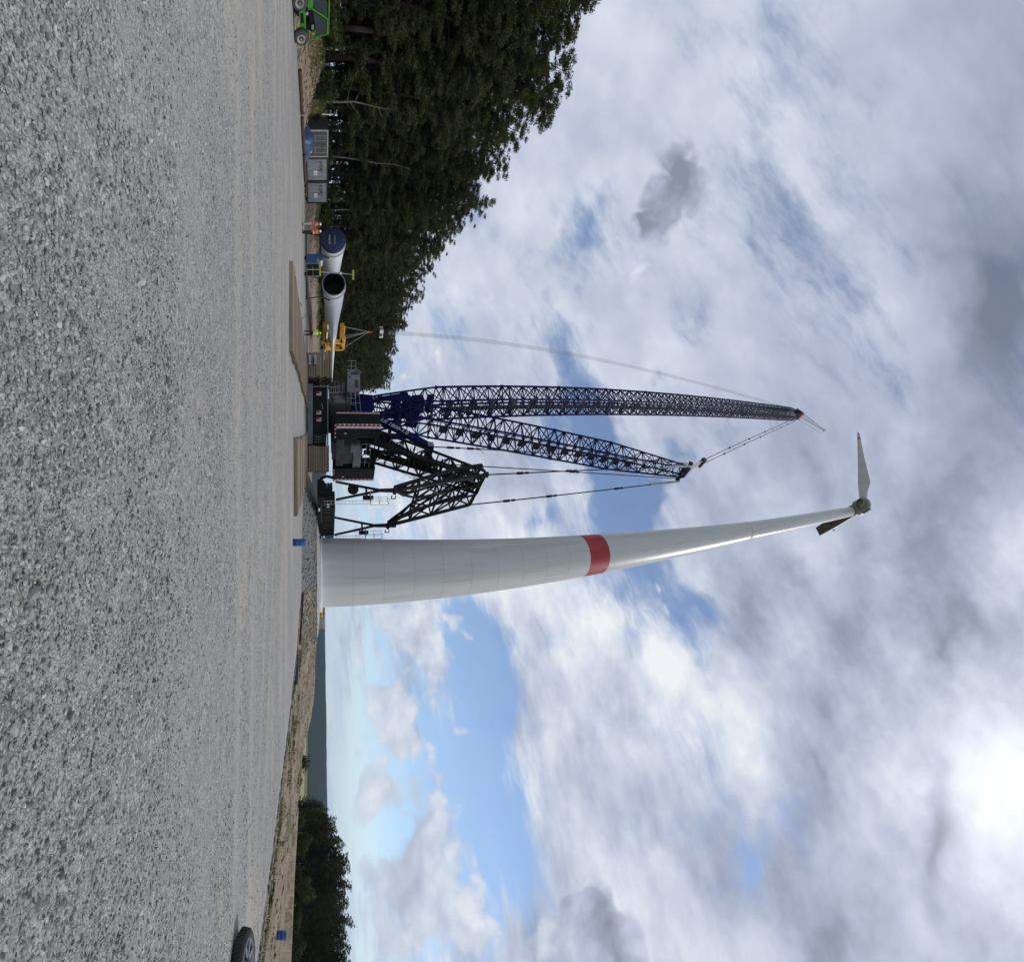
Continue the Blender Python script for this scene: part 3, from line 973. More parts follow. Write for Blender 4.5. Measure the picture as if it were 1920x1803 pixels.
def wind_turbine():
    base = Vector((TOWER.x, TOWER.y, 1.35))
    t = thing('wind_turbine', base, 'white wind turbine with red tower band and a single blade fitted', 'wind turbine')
    # foundation
    MB().lathe(base + Z3 * -1.3, Z3, [(7.4, 0), (7.4, 1.34), (7.2, 1.42), (5.2, 1.62)], 64).build('foundation_slab', 'concrete', t, smooth=True)
    MB().lathe(base + Z3 * 0.3, Z3, [(4.75, 0), (4.75, 0.22), (4.55, 0.30)], 64).build('foundation_ring', 'white_paint', t, smooth=True)
    zs0 = 1.9
    rz = [1.9, 4.9, 12, 19, 29, 39, 57, 80.6]
    rr = [4.09, 4.02, 3.74, 3.51, 3.2, 2.96, 2.52, 1.98]
    rad_at = lambda z: float(np.interp(z, rz, rr))
    dz_ = 3.53
    core = [(rad_at(z) - 0.028, z - base.z) for z in np.linspace(zs0, 79.5, 24)]
    MB().lathe(base, Z3, core, 64).build('tower_core', 'tower_joint', t, smooth=True)
    cen = Vector((TOWER.x, TOWER.y, 0))
    for k in range(22):
        z0, z1 = zs0 + k * dz_ + 0.010, zs0 + (k + 1) * dz_ - 0.010
        off = math.radians((205, 262, 300, 240, 285, 222)[k % 6] + 7 * (k % 4))
        for j in range(3):
            a0 = off + j * 2 * math.pi / 3
            g = 0.011 / rad_at(z0)
            r0, r1 = rad_at(z0), rad_at(z1)
            mb = MB()
            nn = 20
            pr = [(r0 - 0.10, z0), (r0, z0), (r1, z1), (r1 - 0.10, z1)]
            mb.lathe(cen, Z3, pr, nn, a0=a0 + g, a1=a0 + 2 * math.pi / 3 - g)
            mb.build('red_tower_segment' if k == 10 else 'tower_segment', 'tower_red' if k == 10 else ('tower_white' if k < 10 else 'tower_gloss'), t, smooth=True)
    ztop = zs0 + 22 * dz_
    # transition ring and steel tubes
    MB().lathe(cen, Z3, [(1.99, ztop), (2.03, ztop + 0.1), (2.03, ztop + 1.0), (1.96, ztop + 1.5)], 48).build('transition_ring', 'tower_white', t, smooth=True)
    cuts = [ztop + 1.5, 101, 125, 148.0]
    rs = [1.96, 1.86, 1.80, 1.72]
    for k in range(3):
        MB().lathe(cen, Z3, [(rs[k], cuts[k] + 0.01), (rs[k + 1], cuts[k + 1] - 0.01)], 48).build('steel_tower_tube', 'tower_steel', t, smooth=True)
    # head
    a = Vector((0.51, 0.86, 0)).normalized()          # towards the tail
    h = Vector((0.86, -0.51, 0)).normalized()
    zc = 150.2
    top = Vector((TOWER.x, TOWER.y, zc))
    mb = MB()
    mb.lathe(top + Z3 * -2.3, Z3, [(1.9, 0), (2.1, 0.5), (2.1, 1.1)], 32)
    mb.build('yaw_ring', 'nacelle_dark', t, smooth=True)
    mb = MB()
    sec = []
    for d, w, z0, z1 in ((-1.6, 1.9, -1.9, 1.9), (3.0, 2.0, -2.0, 2.15), (11.0, 1.85, -1.9, 2.1), (15.6, 1.65, -1.55, 1.9)):
        c = top + a * d
        sec.append([c - h * w + Z3 * z0, c + h * w + Z3 * z0, c + h * (w - 0.1) + Z3 * (z1 - 0.4), c + h * (w - 0.6) + Z3 * z1,
                    c - h * (w - 0.6) + Z3 * z1, c - h * (w - 0.1) + Z3 * (z1 - 0.4)])
    for i in range(3):
        vs = sec[i] + sec[i + 1]
        fs = [(k, (k + 1) % 6, 6 + (k + 1) % 6, 6 + k) for k in range(6)]
        mb.add(vs, fs, 0)
        mb.mi[-6] = 1
    mb.add(sec[3], [tuple(range(6))], 0)
    mb.add(sec[0], [tuple(range(6))], 0)
    nac = mb.build('nacelle', ['nacelle_grey', 'nacelle_dark'], t)
    for d, s in ((8.2, -0.5), (9.0, 0.2), (9.4, -0.9)):
        MB().box(top + a * d + h * s + Z3 * -2.03, (0.55, 0.4, 0.08), (a, h, Z3)).build('hatch', 'crane_black', nac)
    mb = MB()
    mb.tube(top + a * 10 + h * 1.7 + Z3 * -1.0, top + a * 10 + h * 2.6 + Z3 * -0.9, 0.07)
    mb.tube(top + a * 10.4 + h * 2.5 + Z3 * -0.9, top + a * 9.3 + h * 2.5 + Z3 * -0.9, 0.16)
    mb.build('service_crane', 'crane_black', nac)
    MB().lathe(top, -a, [(2.0, 1.3), (2.75, 1.5), (2.85, 2.0), (2.85, 3.0), (2.6, 3.25)], 40).build('generator', 'nacelle_grey', t, smooth=True)
    hub = top - a * 4.7
    mb = MB()
    mb.lathe(hub, -a, [(2.3, -1.5), (2.55, -0.7), (2.55, 0.6), (2.3, 1.4), (1.7, 2.1), (0.8, 2.5), (0.05, 2.62)], 36)
    hubo = mb.build('hub', 'nacelle_grey', t, smooth=True)
    ang = math.atan2(0.8, -0.6)
    for k in range(3):
        an = ang + k * 2 * math.pi / 3
        d = h * math.cos(an) + Z3 * math.sin(an)
        mb = MB()
        if k == 0:
            mb.lathe(hub, d, [(1.5, 1.6), (1.5, 2.75), (1.36, 2.9)], 28)
        else:
            mb.lathe(hub, d, [(1.5, 1.6), (1.5, 2.9), (1.34, 2.95), (1.30, 2.5), (1.25, 1.7)], 28, cap=False)
            mb.lathe(hub, d, [(1.32, 2.35), (0.02, 2.3)], 28, m=1, cap=False)
            mb.lathe(hub, d, [(0.28, 2.3), (0.28, 2.5), (0.02, 2.5)], 12, m=1, cap=False)
        mb.build('blade_socket', ['nacelle_grey', 'crane_black'], hubo, smooth=True)
    d = h * math.cos(ang) + Z3 * math.sin(ang)
    root = hub + d * 2.9
    los = (root + d * 20 - Vector((0, 0, EYE))).normalized()
    mb = MB()
    loft_blade(mb, root, d, los.cross(d), 59.5, 1.5, 5.0, flat=0.30)
    mb.build('rotor_blade', ['rotor_grey', 'red_paint'], t, smooth=True)
    return t


wind_turbine()


# ------------------------------------------------------------------ rotor blades waiting on the ground
def ground_blades():
    # hollow-root blade, held by the yoke
    r2 = W(626, 532, 49.0)
    d2 = (Vector((-24.6, 108.0, 4.7)) - r2).normalized()
    t = thing('rotor_blade', (r2.x, r2.y, 0), 'white rotor blade with open dark root, held in yellow yoke', 'rotor blade')
    mb = MB()
    loft_blade(mb, r2, d2, (1, 0, 0), 60, 1.27, 3.4, hollow=True, red_tip=True, n=28, flat=0.42)
    mb.build('blade_shell', ['blade_white', 'red_paint'], t, smooth=True)
    MB().lathe(r2, d2, [(1.27, -0.02), (1.33, -0.02), (1.33, 0.10), (1.27, 0.12)], 40, cap=False).build('root_rim', 'galvanised', t, smooth=True)
    MB().lathe(r2, d2, [(1.26, 0.0), (1.15, 0.05), (1.12, 2.4), (0.02, 2.6)], 36, cap=False).build('root_bore', 'crane_black', t, smooth=True)
    mb = MB()
    mb.lathe(r2, d2, [(1.30, 0.86), (1.40, 0.90), (1.40, 1.02), (1.30, 1.06)], 40, cap=False)
    mb.build('transport_ring', 'galvanised', t, smooth=True)
    # capped blade further left
    r1 = W(625, 450, 47.5)
    d1 = (Vector((-27.4, 106.0, 2.5)) - r1).normalized()
    t1 = thing('rotor_blade', (r1.x, r1.y, 0), 'white rotor blade closed with a round dark blue root cap', 'rotor blade')
    mb = MB()
    loft_blade(mb, r1, d1, (1, 0, 0), 60, 1.30, 3.4, red_tip=True, n=28, flat=0.42)
    mb.build('blade_shell', ['blade_white', 'red_paint'], t1, smooth=True)
    cap = MB().lathe(r1, -d1, [(1.36, -0.25), (1.36, 0.10), (1.24, 0.16), (0.9, 0.20), (0.02, 0.22)], 40, cap=False).build('root_cap', 'blue_cap', t1, smooth=True)
    MB().lathe(r1, d1, [(1.31, 0.86), (1.42, 0.90), (1.42, 1.02), (1.31, 1.06)], 40, cap=False).build('transport_ring', 'galvanised', t1, smooth=True)
    s = d1.cross(Z3).normalized()
    f = r1 - d1 * 0.235
    MB().box(f + s * -0.12 + Z3 * -0.42, (0.62, 0.02, 0.22), (s, d1, Z3)).build('cap_label', 'machine_grey', cap)
    MB().box(f + s * 0.40 + Z3 * -0.40, (0.36, 0.02, 0.20), (s, d1, Z3)).build('cap_label', 'machine_grey', cap)
    MB().box(f + s * 0.10 + Z3 * 0.16, (0.95, 0.02, 0.11), (s, d1, Z3)).build('cap_label', 'machine_grey', cap)
    for k in range(14):
        an = k * 2 * math.pi / 14 + 0.2
        MB().box(r1 - d1 * 0.20 + s * (1.13 * math.cos(an)) + Z3 * (1.13 * math.sin(an)), (0.06, 0.04, 0.06), (s, d1, Z3)).build('bolt', 'machine_grey', cap)
    # steel transport stands
    for root, dr, lab in ((r2, d2, 'dark steel stand under the open root of the rear blade'), (r1, d1, 'dark steel stand under the blue capped blade root')):
        c = root + dr * 1.0
        g = H(c.x, c.y)
        g = max(g, 0.0)
        st = thing('blade_stand', (c.x, c.y, g), lab, 'stand')
        mb = MB()
        zt = c.z - 1.42
        mb.box((c.x, c.y, zt), (2.4, 0.3, 0.22))
        mb.build('cradle_beam', 'dark_grey', st)
        for sx in (-1, 1):
            MB().tube((c.x + sx * 1.05, c.y, zt), (c.x + sx * 1.35, c.y, g), 0.07).build('leg', 'dark_grey', st)
            MB().tube((c.x + sx * 1.15, c.y, zt + 0.1), (c.x + sx * 1.5, c.y, zt + 1.0), 0.08).build('horn', 'dark_grey', st)
        MB().tube((c.x - 1.3, c.y, g + 0.15), (c.x + 1.3, c.y, g + 0.15), 0.07).build('foot_beam', 'dark_grey', st)
    # yellow lifting yoke
    yc = r2 + d2 * 20.5
    y = thing('lifting_yoke', (yc.x, yc.y, yc.z - 1.6), 'yellow steel blade lifting yoke gripping the white blade', 'yoke')
    ax = Vector((1, 0, 0))
    bl = d2
    for s in (-1, 1):
        c = yc + bl * (s * 1.9)
        mb = MB()
        mb.box(c + Z3 * 1.45, (3.1, 0.6, 0.6), (ax, bl, Z3))
        mb.box(c + ax * 1.30 + Z3 * 0.1, (0.6, 0.6, 2.7), (ax, bl, Z3))
        mb.box(c + ax * -0.1 + Z3 * -1.3, (3.2, 0.6, 0.55), (ax, bl, Z3))
        mb.beam(c + ax * -1.5 + Z3 * -1.2, c + ax * -1.75 + Z3 * -0.35, 0.3, 0.35)
        mb.build('jaw', 'yellow_paint', y)
    mb = MB()
    mb.box(yc + ax * 0.9 + Z3 * 1.72, (0.5, 6.0, 0.5), (ax, bl, Z3))
    mb.box(yc + ax * -0.9 + Z3 * 1.72, (0.4, 5.2, 0.42), (ax, bl, Z3))
    mb.build('spreader_beam', 'yellow_paint', y)
    mb = MB()
    for zz_ in (-1.1, 0.2):
        mb.box(yc + ax * 1.62 + Z3 * zz_, (0.18, 4.2, 0.2), (ax, bl, Z3))
    for s in (-2.0, 0, 2.0):
        mb.box(yc + ax * 1.62 + bl * s + Z3 * -0.45, (0.18, 0.18, 1.4), (ax, bl, Z3))
    mb.build('side_frame', 'yellow_paint', y)
    MB().box(yc + ax * 1.35 + bl * 0.4 + Z3 * -0.3, (0.55, 2.2, 1.3), (ax, bl, Z3)).build('hydraulic_pack', 'yellow_paint', y)
    MB().tube(yc + ax * 1.7 + bl * -1.6 + Z3 * -0.8, yc + ax * 1.7 + bl * -0.2 + Z3 * -0.8, 0.14).build('cylinder', 'galvanised', y)
    MB().tube(yc + ax * 2.0 + bl * 2.0 + Z3 * -1.0, yc + ax * 4.6 + bl * 2.4 + Z3 * -1.05, 0.13, n=8).build('tag_arm', 'yellow_paint', y)
    sl = W(692, 622, 72.5)
    for p in (yc + bl * 2.6 + ax * 0.9 + Z3 * 1.95, yc - bl * 2.6 + ax * 0.9 + Z3 * 1.95, yc + bl * 2.4 - ax * 0.9 + Z3 * 1.9, yc - bl * 2.4 - ax * 0.9 + Z3 * 1.9):
        MB().tube(p, sl, 0.035).build('sling', 'rope', y)
    MB().tube(sl - Z3 * 0.2, sl + Z3 * 0.55, 0.22, 0.10, n=8).build('shackle', 'orange_paint', y)
    return sl


SLING_TOP = ground_blades()

# ------------------------------------------------------------------ crawler crane
CR_R = Vector((0.742, -0.670, 0)).normalized()      # towards the counterweights
CR_S = Vector((0.670, 0.742, 0)).normalized()
CR_C = Vector((-8.8, 58.7, 0))


def cr(a, b, z):
    return CR_C + CR_R * a + CR_S * b + Z3 * z


AXC = (CR_R, CR_S, Z3)


def lattice(mb, p0, p1, side, w0, w1, d0, d1, n, rc, rl, cross=True, m=0):
    """Four-chord lattice from p0 to p1; w along side, d across."""
    p0, p1 = Vector(p0), Vector(p1)
    ax = (p1 - p0).normalized()
    s = (Vector(side) - ax * Vector(side).dot(ax)).normalized()
    q = ax.cross(s)
    ring = []
    for i in range(n + 1):
        f = i / n
        c = p0.lerp(p1, f)
        w, d = (w0 + (w1 - w0) * f) / 2, (d0 + (d1 - d0) * f) / 2
        ring.append([c + s * w + q * d, c - s * w + q * d, c - s * w - q * d, c + s * w - q * d])
    for k in range(4):
        mb.tube(ring[0][k], ring[n][k], rc, n=6, m=m)
    for i in range(n):
        for k in range(4):
            k2 = (k + 1) % 4
            if (i + k) % 2 == 0:
                mb.tube(ring[i][k], ring[i + 1][k2], rl, n=4, caps=False, m=m)
            else:
                mb.tube(ring[i][k2], ring[i + 1][k], rl, n=4, caps=False, m=m)
            if cross:
                mb.tube(ring[i][k], ring[i][k2], rl * 0.8, n=4, caps=False, m=m)
    for k in range(4):
        mb.tube(ring[n][k], ring[n][(k + 1) % 4], rl, n=4, caps=False, m=m)
    return ring


def railing(mb, pts, h=1.05, r=0.022, mids=2):
    pts = [Vector(p) for p in pts]
    for p in pts:
        mb.tube(p, p + Z3 * h, r, n=5)
    for a, b in zip(pts, pts[1:]):
        for k in range(1, mids + 1):
            mb.tube(a + Z3 * (h * k / mids), b + Z3 * (h * k / mids), r, n=5)


def ladder(mb, p, q, side, w=0.42, step=0.32, r=0.022):
    p, q, side = Vector(p), Vector(q), Vector(side).normalized()
    mb.tube(p - side * w / 2, q - side * w / 2, r, n=5)
    mb.tube(p + side * w / 2, q + side * w / 2, r, n=5)
    n = int((q - p).length / step)
    for i in range(1, n):
        c = p.lerp(q, i / n)
        mb.tube(c - side * w / 2, c + side * w / 2, r * 0.8, n=4)


def marker_plate(parent, c, u, v, w, h, flip=False):
    """White plate with a red triangle, facing u x v."""
    c, u, v = Vector(c), Vector(u).normalized(), Vector(v).normalized()
    n = u.cross(v)
    mb = MB()
    mb.box(c, (w, h, 0.03), (u, v, n), m=0)
    p = c + n * 0.018
    tri = [p - u * w / 2 * 0.96 - v * h / 2 * 0.96, p + u * w / 2 * 0.2 - v * h / 2 * 0.96, p - u * w * 0.05 + v * h / 2 * 0.9, p - u * w / 2 * 0.96 + v * h * 0.05]
    if flip:
        tri = [p + u * w / 2 * 0.96 - v * h / 2 * 0.96, p - u * w / 2 * 0.9 - v * h / 2 * 0.96, p + u * w / 2 * 0.96 + v * h / 2 * 0.85]
    mb.prism(tri, n * 0.008, m=1)
    mb.build('marker_plate', ['white_paint', 'red_paint'], parent)


def crane():
    t = thing('crawler_crane', (CR_C.x, CR_C.y, 0), 'dark blue lattice boom crawler crane with black counterweights and suspended ballast', 'crane')
    # --- undercarriage, square to the timber tracks
    MB().box((-8.45, 58.4, 0.46), (7.7, 7.4, 0.66)).build('support_frame', 'machine_grey', t)
    mb = MB()
    mb.box((-8.95, 58.6, 1.72), (6.0, 6.9, 1.76))
    mb.box((-5.2, 58.8, 1.65), (1.5, 6.4, 1.6))
    cb = mb.build('carbody', 'crane_black', t)
    mb = MB()
    mb.box((-8.25, 55.05, 2.69), (7.5, 0.35, 0.16))
    mb.box((-12.02, 55.08, 1.72), (0.14, 0.3, 1.9))
    mb.build('carbody_frame', 'machine_grey', cb)
    for x in (-11.15, -8.75, -7.85):
        marker_plate(cb, (x, 55.10, 1.55), (-1, 0, 0), (0, 0, 1), 0.46, 0.62, flip=True) if False else marker_plate(cb, (x, 55.13, 1.55), (1, 0, 0), (0, 0, 1), 0.46, 0.62)
    mb = MB()
    ladder(mb, (-5.45, 55.4, 0.85), (-5.45, 55.4, 2.6), (1, 0, 0), 0.9, 0.3, 0.03)
    ladder(mb, (-5.45, 55.38, 1.0), (-5.45, 55.38, 1.9), (1, 0, 0), 0.35, 0.3, 0.03)
    mb.build('steps', 'galvanised', cb)
    MB().tube((-9.9, 55.05, 1.9), (-9.2, 55.05, 2.05), 0.05).build('tow_bar', 'galvanised', cb)
    for x in (-13.15, -3.75):
        mb = MB()
        pr = [(x - 0.8, 56.6, 0.55), (x - 0.8, 57.3, 0.16), (x - 0.8, 65.3, 0.16), (x - 0.8, 66.0, 0.55), (x - 0.8, 66.0, 1.25), (x - 0.8, 65.3, 1.65), (x - 0.8, 57.3, 1.65), (x - 0.8, 56.6, 1.25)]
        mb.prism(pr, (1.6, 0, 0))
        for k in range(26):
            for z in (0.13, 1.68):
                mb.box((x, 57.3 + k * 0.32, z), (1.75, 0.26, 0.09))
        mb.build('crawler_track', 'dark_grey', t)
    # --- turntable and upper frame
    MB().lathe(cr(0, 0, 2.62), Z3, [(2.3, 0), (2.3, 0.55), (2.0, 0.62)], 40).build('slew_ring', 'crane_black', t, smooth=True)
    up = MB().box(cr(1.6, 0, 3.75), (10.6, 3.0, 1.1), AXC).build('upper_frame', 'dark_grey', t)
    MB().box(cr(-0.4, -2.6, 4.35), (4.8, 1.9, 2.6), AXC).build('engine_house', 'house_brown', t)
    MB().box(cr(-0.6, -2.75, 3.05), (4.2, 1.5, 0.3), AXC).build('walkway_deck', 'machine_grey', t)
    MB().box(cr(0.5, 2.6, 4.5), (6.0, 1.9, 2.6), AXC).build('winch_house', 'house_brown', t)
    mb = MB()
    mb.box(cr(-1.2, -3.6, 5.15), (2.6, 0.12, 1.0), AXC)
    mb.box(cr(1.0, -3.6, 4.4), (1.4, 0.12, 1.8), AXC)
    mb.build('side_panel', 'machine_grey', t)
    mb = MB()
    railing(mb, [cr(-2.8, -3.55, 5.7), cr(-1.4, -3.55, 5.7), cr(0, -3.55, 5.7), cr(1.6, -3.55, 5.7), cr(3.2, -3.4, 5.7)], 1.1, 0.028)
    mb.build('railing', 'galvanised', t)
    mb = MB()
    railing(mb, [cr(-2.9, -3.6, 3.2), cr(-1.5, -3.6, 3.2), cr(0, -3.6, 3.2)], 1.0, 0.025)
    mb.build('railing', 'galvanised', t)
    mb = MB()
    a0, a1 = W(617, 731, 55.2), W(650, 728, 55.6)
    ladder(mb, a0, a1, (1, 0, 0), 0.75, 0.28, 0.03)
    ladder(mb, W(617, 741, 55.2), W(648, 739, 55.6), (1, 0, 0), 0.5, 0.5, 0.03)
    mb.build('stair', 'galvanised', t)
    # --- cab
    c = W(661, 718, 55.6)
    mb = MB()
    ca = (CR_R, CR_S, Z3)
    w_ = 1.15
    base = c + Z3 * -0.72
    prof = [(-1.35, 0.0), (1.2, 0.0), (1.2, 1.62), (-0.9, 1.62), (-1.45, 0.75)]
    poly = [base + Vector((1, 0, 0)) * x + Vector((0, -0.75, 0)) + Z3 * z for x, z in prof]
    mb.prism(poly, (0, 1.5, 0))
    cab = mb.build('cab', 'machine_grey', t)
    for x0, x1, z0, z1 in ((-0.25, 0.75, 0.95, 1.42), (-1.22, -0.9, 0.45, 1.35), (-0.62, -0.42, 0.25, 0.42)):
        MB().box(base + Vector(((x0 + x1) / 2, -0.76, (z0 + z1) / 2)), (x1 - x0, 0.03, z1 - z0)).build('window', 'solar_black', cab)
    MB().beam(base + Vector((-1.47, 0, 0.75)), base + Vector((-0.93, 0, 1.6)), 1.3, 0.04, up=(0, 1, 0)).build('windscreen', 'glass', cab)
    mb = MB()
    railing(mb, [base + Vector((-2.7, -0.6, -0.1)), base + Vector((-2.0, -0.7, -0.1)), base + Vector((-1.5, -0.75, -0.1))], 1.2, 0.03)
    mb.build('cab_railing', 'galvanised', cab)
    mb = MB()
    railing(mb, [base + Vector((1.3, -0.75, -0.1)), base + Vector((2.1, -0.8, -0.1)), base + Vector((2.9, -0.8, -0.1))], 1.15, 0.03)
    mb.build('cab_railing', 'galvanised', cab)
    MB().box(base + Vector((0.1, 0, -0.13)), (5.8, 1.6, 0.12)).build('cab_platform', 'grating', cab)
    MB().beam(base + Vector((1.0, 0.4, -0.3)), cr(-1, -1.6, 4.4), 0.4, 0.5).build('cab_arm', 'machine_grey', t)
    # --- counterweight stacks
    for sb, names in ((-3.8, 'near'), (3.8, 'far')):
        cen = cr(6.3, sb, 0)
        ld, wd = 2.1, 2.3
        for k in range(10):
            z0 = 3.62 + k * 0.525
            inset = 0.02 if k % 2 else 0.0
            s = MB().box(cen + Z3 * (z0 + 0.25), (ld - inset, wd - inset, 0.50), AXC).build('counterweight_slab', 'ballast_black', t)
            if sb < 0:
                marker_plate(s, cen + CR_R * (ld / 2 + 0.02) + CR_S * (-wd / 2 + 0.36) + Z3 * (z0 + 0.25), CR_S, Z3, 0.66, 0.5)
                marker_plate(s, cen - CR_S * (wd / 2 + 0.02) + CR_R * (-ld / 2 + 0.14) + Z3 * (z0 + 0.25), CR_R, Z3, 0.24, 0.5)
            else:
                marker_plate(s, cen + CR_R * (ld / 2 + 0.02) + CR_S * (wd / 2 - 0.18) + Z3 * (z0 + 0.25), CR_S, Z3, 0.34, 0.5)
        pl = MB().box(cen + Z3 * 3.5, (ld + 0.1, wd + 0.1, 0.22), AXC).build('counterweight_plate', 'crane_black', t)
        for k in range(7):
            MB().box(cen + CR_R * (ld / 2 + 0.07) + CR_S * (-wd / 2 + 0.2 + k * 0.31) + Z3 * 3.5, (0.03, 0.15, 0.17), AXC).build('stripe', 'red_paint' if k % 2 else 'white_paint', pl)
        MB().box(cen + CR_R * (ld / 2 + 0.03) + CR_S * 0.35 + Z3 * 4.7, (0.03, 0.12, 0.28), AXC).build('lamp', 'white_paint', pl)
        MB().tube(cen + Z3 * 8.85, cr(4.5, sb * 0.45, 8.6), 0.22, n=8).build('lift_cylinder', 'crane_blue', t)
    # rear machinery between the stacks
    mb = MB()
    mb.box(cr(5.2, 0.2, 4.2), (3.6, 4.6, 1.0), AXC)
    mb.box(cr(5.6, 0.6, 5.5), (2.6, 3.2, 1.6), AXC)
    mb.build('rear_frame', 'house_brown', t)
    mb = MB()
    mb.box(cr(6.3, 1.0, 6.4), (1.6, 3.4, 1.0), AXC)
    mb.box(cr(6.9, -0.6, 6.1), (0.5, 1.2, 1.2), AXC)
    mb.build('oil_tank', 'machine_grey', t)
    mb = MB()
    railing(mb, [cr(7.0, -1.4, 6.9), cr(7.2, 0.2, 6.9), cr(7.2, 1.6, 6.9), cr(7.0, 2.8, 6.9)], 1.1, 0.03)
    mb.build('rear_railing', 'galvanised', t)
    for a, z, r in ((0.8, 5.6, 0.75), (2.8, 5.8, 0.8), (4.2, 7.4, 0.6)):
        MB().lathe(cr(a, -1.3, z), CR_S, [(r + 0.22, 0), (r + 0.22, 0.1), (r, 0.12), (r, 2.48), (r + 0.22, 2.5), (r + 0.22, 2.6)], 24).build('winch_drum', 'crane_black', t, smooth=True)
    mb = MB()
    for b in (-1.7, 1.7):
        mb.prism([cr(-3.2, b, 4.2), cr(4.4, b, 4.2), cr(3.4, b, 6.8), cr(0.4, b, 9.0), cr(-2.6, b, 8.9)], CR_S * (0.12 if b < 0 else -0.12))
    mb.build('boom_foot_bracket', 'crane_blue', t)
    # --- main boom
    foot, tip = cr(-2.0, 0, 8.2), W(1500, 778, 73.0)
    ax = (tip - foot).normalized()
    L = (tip - foot).length
    q = ax.cross(CR_S).normalized()
    mb = MB()
    lattice(mb, foot, foot + ax * 10.5, CR_S, 3.0, 3.3, 0.7, 3.3, 6, 0.15, 0.085)
    for s in (-1, 1):
        mb.prism([foot + CR_S * (s * 1.5), foot + ax * 6 + CR_S * (s * 1.56) + q * 0.9, foot + ax * 6 + CR_S * (s * 1.56) - q * 0.9], CR_S * 0.06)
    mb.box(foot + ax * 7.5, (1.6, 2.2, 1.5), (ax, CR_S, q))
    mb.box(foot + ax * 4.2, (1.2, 2.4, 0.9), (ax, CR_S, q))
    mb.tube(foot + ax * 5.8 - CR_S * 1.3, foot + ax * 5.8 + CR_S * 1.3, 0.7, n=14)
    mb.tube(foot + ax * 9.3 - CR_S * 1.3, foot + ax * 9.3 + CR_S * 1.3, 0.55, n=14)
    boom = mb.build('main_boom', 'crane_blue', t)
    secs = np.linspace(10.5, L - 9.0, 12)
    for i in range(11):
        mb = MB()
        lattice(mb, foot + ax * (secs[i] + 0.05), foot + ax * (secs[i + 1] - 0.05), CR_S, 3.3, 3.3, 3.3, 3.3, 9, 0.185, 0.095)
        for e in (secs[i] + 0.1, secs[i + 1] - 0.1):
            for s1, s2 in ((1, 1), (-1, 1), (-1, -1), (1, -1)):
                mb.box(foot + ax * e + CR_S * (1.65 * s1) + q * (1.65 * s2), (0.35, 0.34, 0.34), (ax, CR_S, q))
        sec = mb.build('boom_section', 'crane_blue', boom)
    mb = MB()
    mb.box(foot + ax * ((10.5 + L - 9) / 2) - q * 1.25 + CR_S * 0.15, (L - 20, 0.85, 0.05), (ax, CR_S, q))
    for k in range(34):
        d = 12.0 + k * (L - 22) / 34
        mb.box(foot + ax * d - q * 1.28, (0.95, 3.0, 0.05), (ax, CR_S, q))
    mb.build('catwalk', 'grating', boom)
    mb = MB()
    lattice(mb, foot + ax * (L - 9), tip, CR_S, 3.3, 2.6, 3.3, 1.2, 7, 0.13, 0.06)
    mb.build('boom_head_section', 'crane_blue', boom)
    mb = MB()
    mb.box(tip + ax * 0.2, (1.9, 2.9, 1.6), (ax, CR_S, q))
    mb.beam(tip + ax * 0.2, tip + ax * 0.6 - CR_R * 1.7, 2.4, 1.3)
    head = mb.build('boom_head', 'orange_paint', boom)
    sheave = tip + ax * 0.3 - CR_R * 2.2
    for k in range(5):
        MB().lathe(sheave + CR_S * (-0.9 + 0.42 * k), CR_S, [(0.62, 0), (0.70, 0.05), (0.62, 0.12), (0.70, 0.2), (0.62, 0.25)], 20).build('sheave', 'dark_grey', head, smooth=True)
    aux = W(1546, 807, 70.5)
    mb = MB()
    lattice(mb, tip + ax * 1.0 + CR_R * 0.4, aux, CR_S, 1.3, 0.5, 1.3, 0.5, 9, 0.06, 0.03)
    mb.tube(aux - CR_S * 0.9, aux + CR_S * 0.9, 0.1)
    mb.tube(aux, aux + (aux - tip).normalized() * 1.6, 0.07)
    mb.build('auxiliary_jib', 'galvanised', boom)
    mb = MB()
    mb.tube(sheave + Z3 * 0.7 - CR_S * 0.8, aux, 0.05, n=5)
    mb.tube(sheave + Z3 * 0.7 + CR_S * 0.8, aux + CR_S * 0.4, 0.05, n=5)
    e = W(1538, 811, 70.3)
    mb.tube(foot + ax * (L - 9) + CR_R * 1.2, e, 0.045, n=5)
    mb.tube(e, aux, 0.05, n=5)
    mb.build('jib_stay', 'crane_black', boom)
    # hoist ropes and hook
    hook = SLING_TOP + Z3 * 1.9
    mb = MB()
    for k in range(8):
        b = (k % 4 - 1.5) * 0.20
        dd = -0.22 if k < 4 else 0.22
        mb.tube(sheave + CR_S * (b * 1.1) + CR_R * dd * 0.8, hook + CR_S * (b * 0.8) + CR_R * dd * 0.7 + Z3 * 1.2, 0.020, n=4, caps=False)
    mb.build('hoist_rope', 'rope', t)
    mb = MB()
    mb.box(hook + Z3 * 0.55, (1.1, 1.5, 1.3), AXC)
    for k in range(4):
        mb.lathe(hook + CR_S * (-0.8 + 0.42 * k) + Z3 * 0.9, CR_S, [(0.55, 0), (0.55, 0.25)], 18)
    mb.tube(hook + Z3 * -0.2, hook + Z3 * -0.9, 0.2, 0.14, n=8)
    mb.path([hook + Z3 * -0.9, hook + Z3 * -1.3 + CR_S * 0.35, hook + Z3 * -1.7 + CR_S * 0.2, hook + Z3 * -1.8 - CR_S * 0.1, hook + Z3 * -1.55 - CR_S * 0.35], [0.14, 0.15, 0.14, 0.12, 0.05], 8)
    hb = mb.build('hook_block', 'crane_black', t)
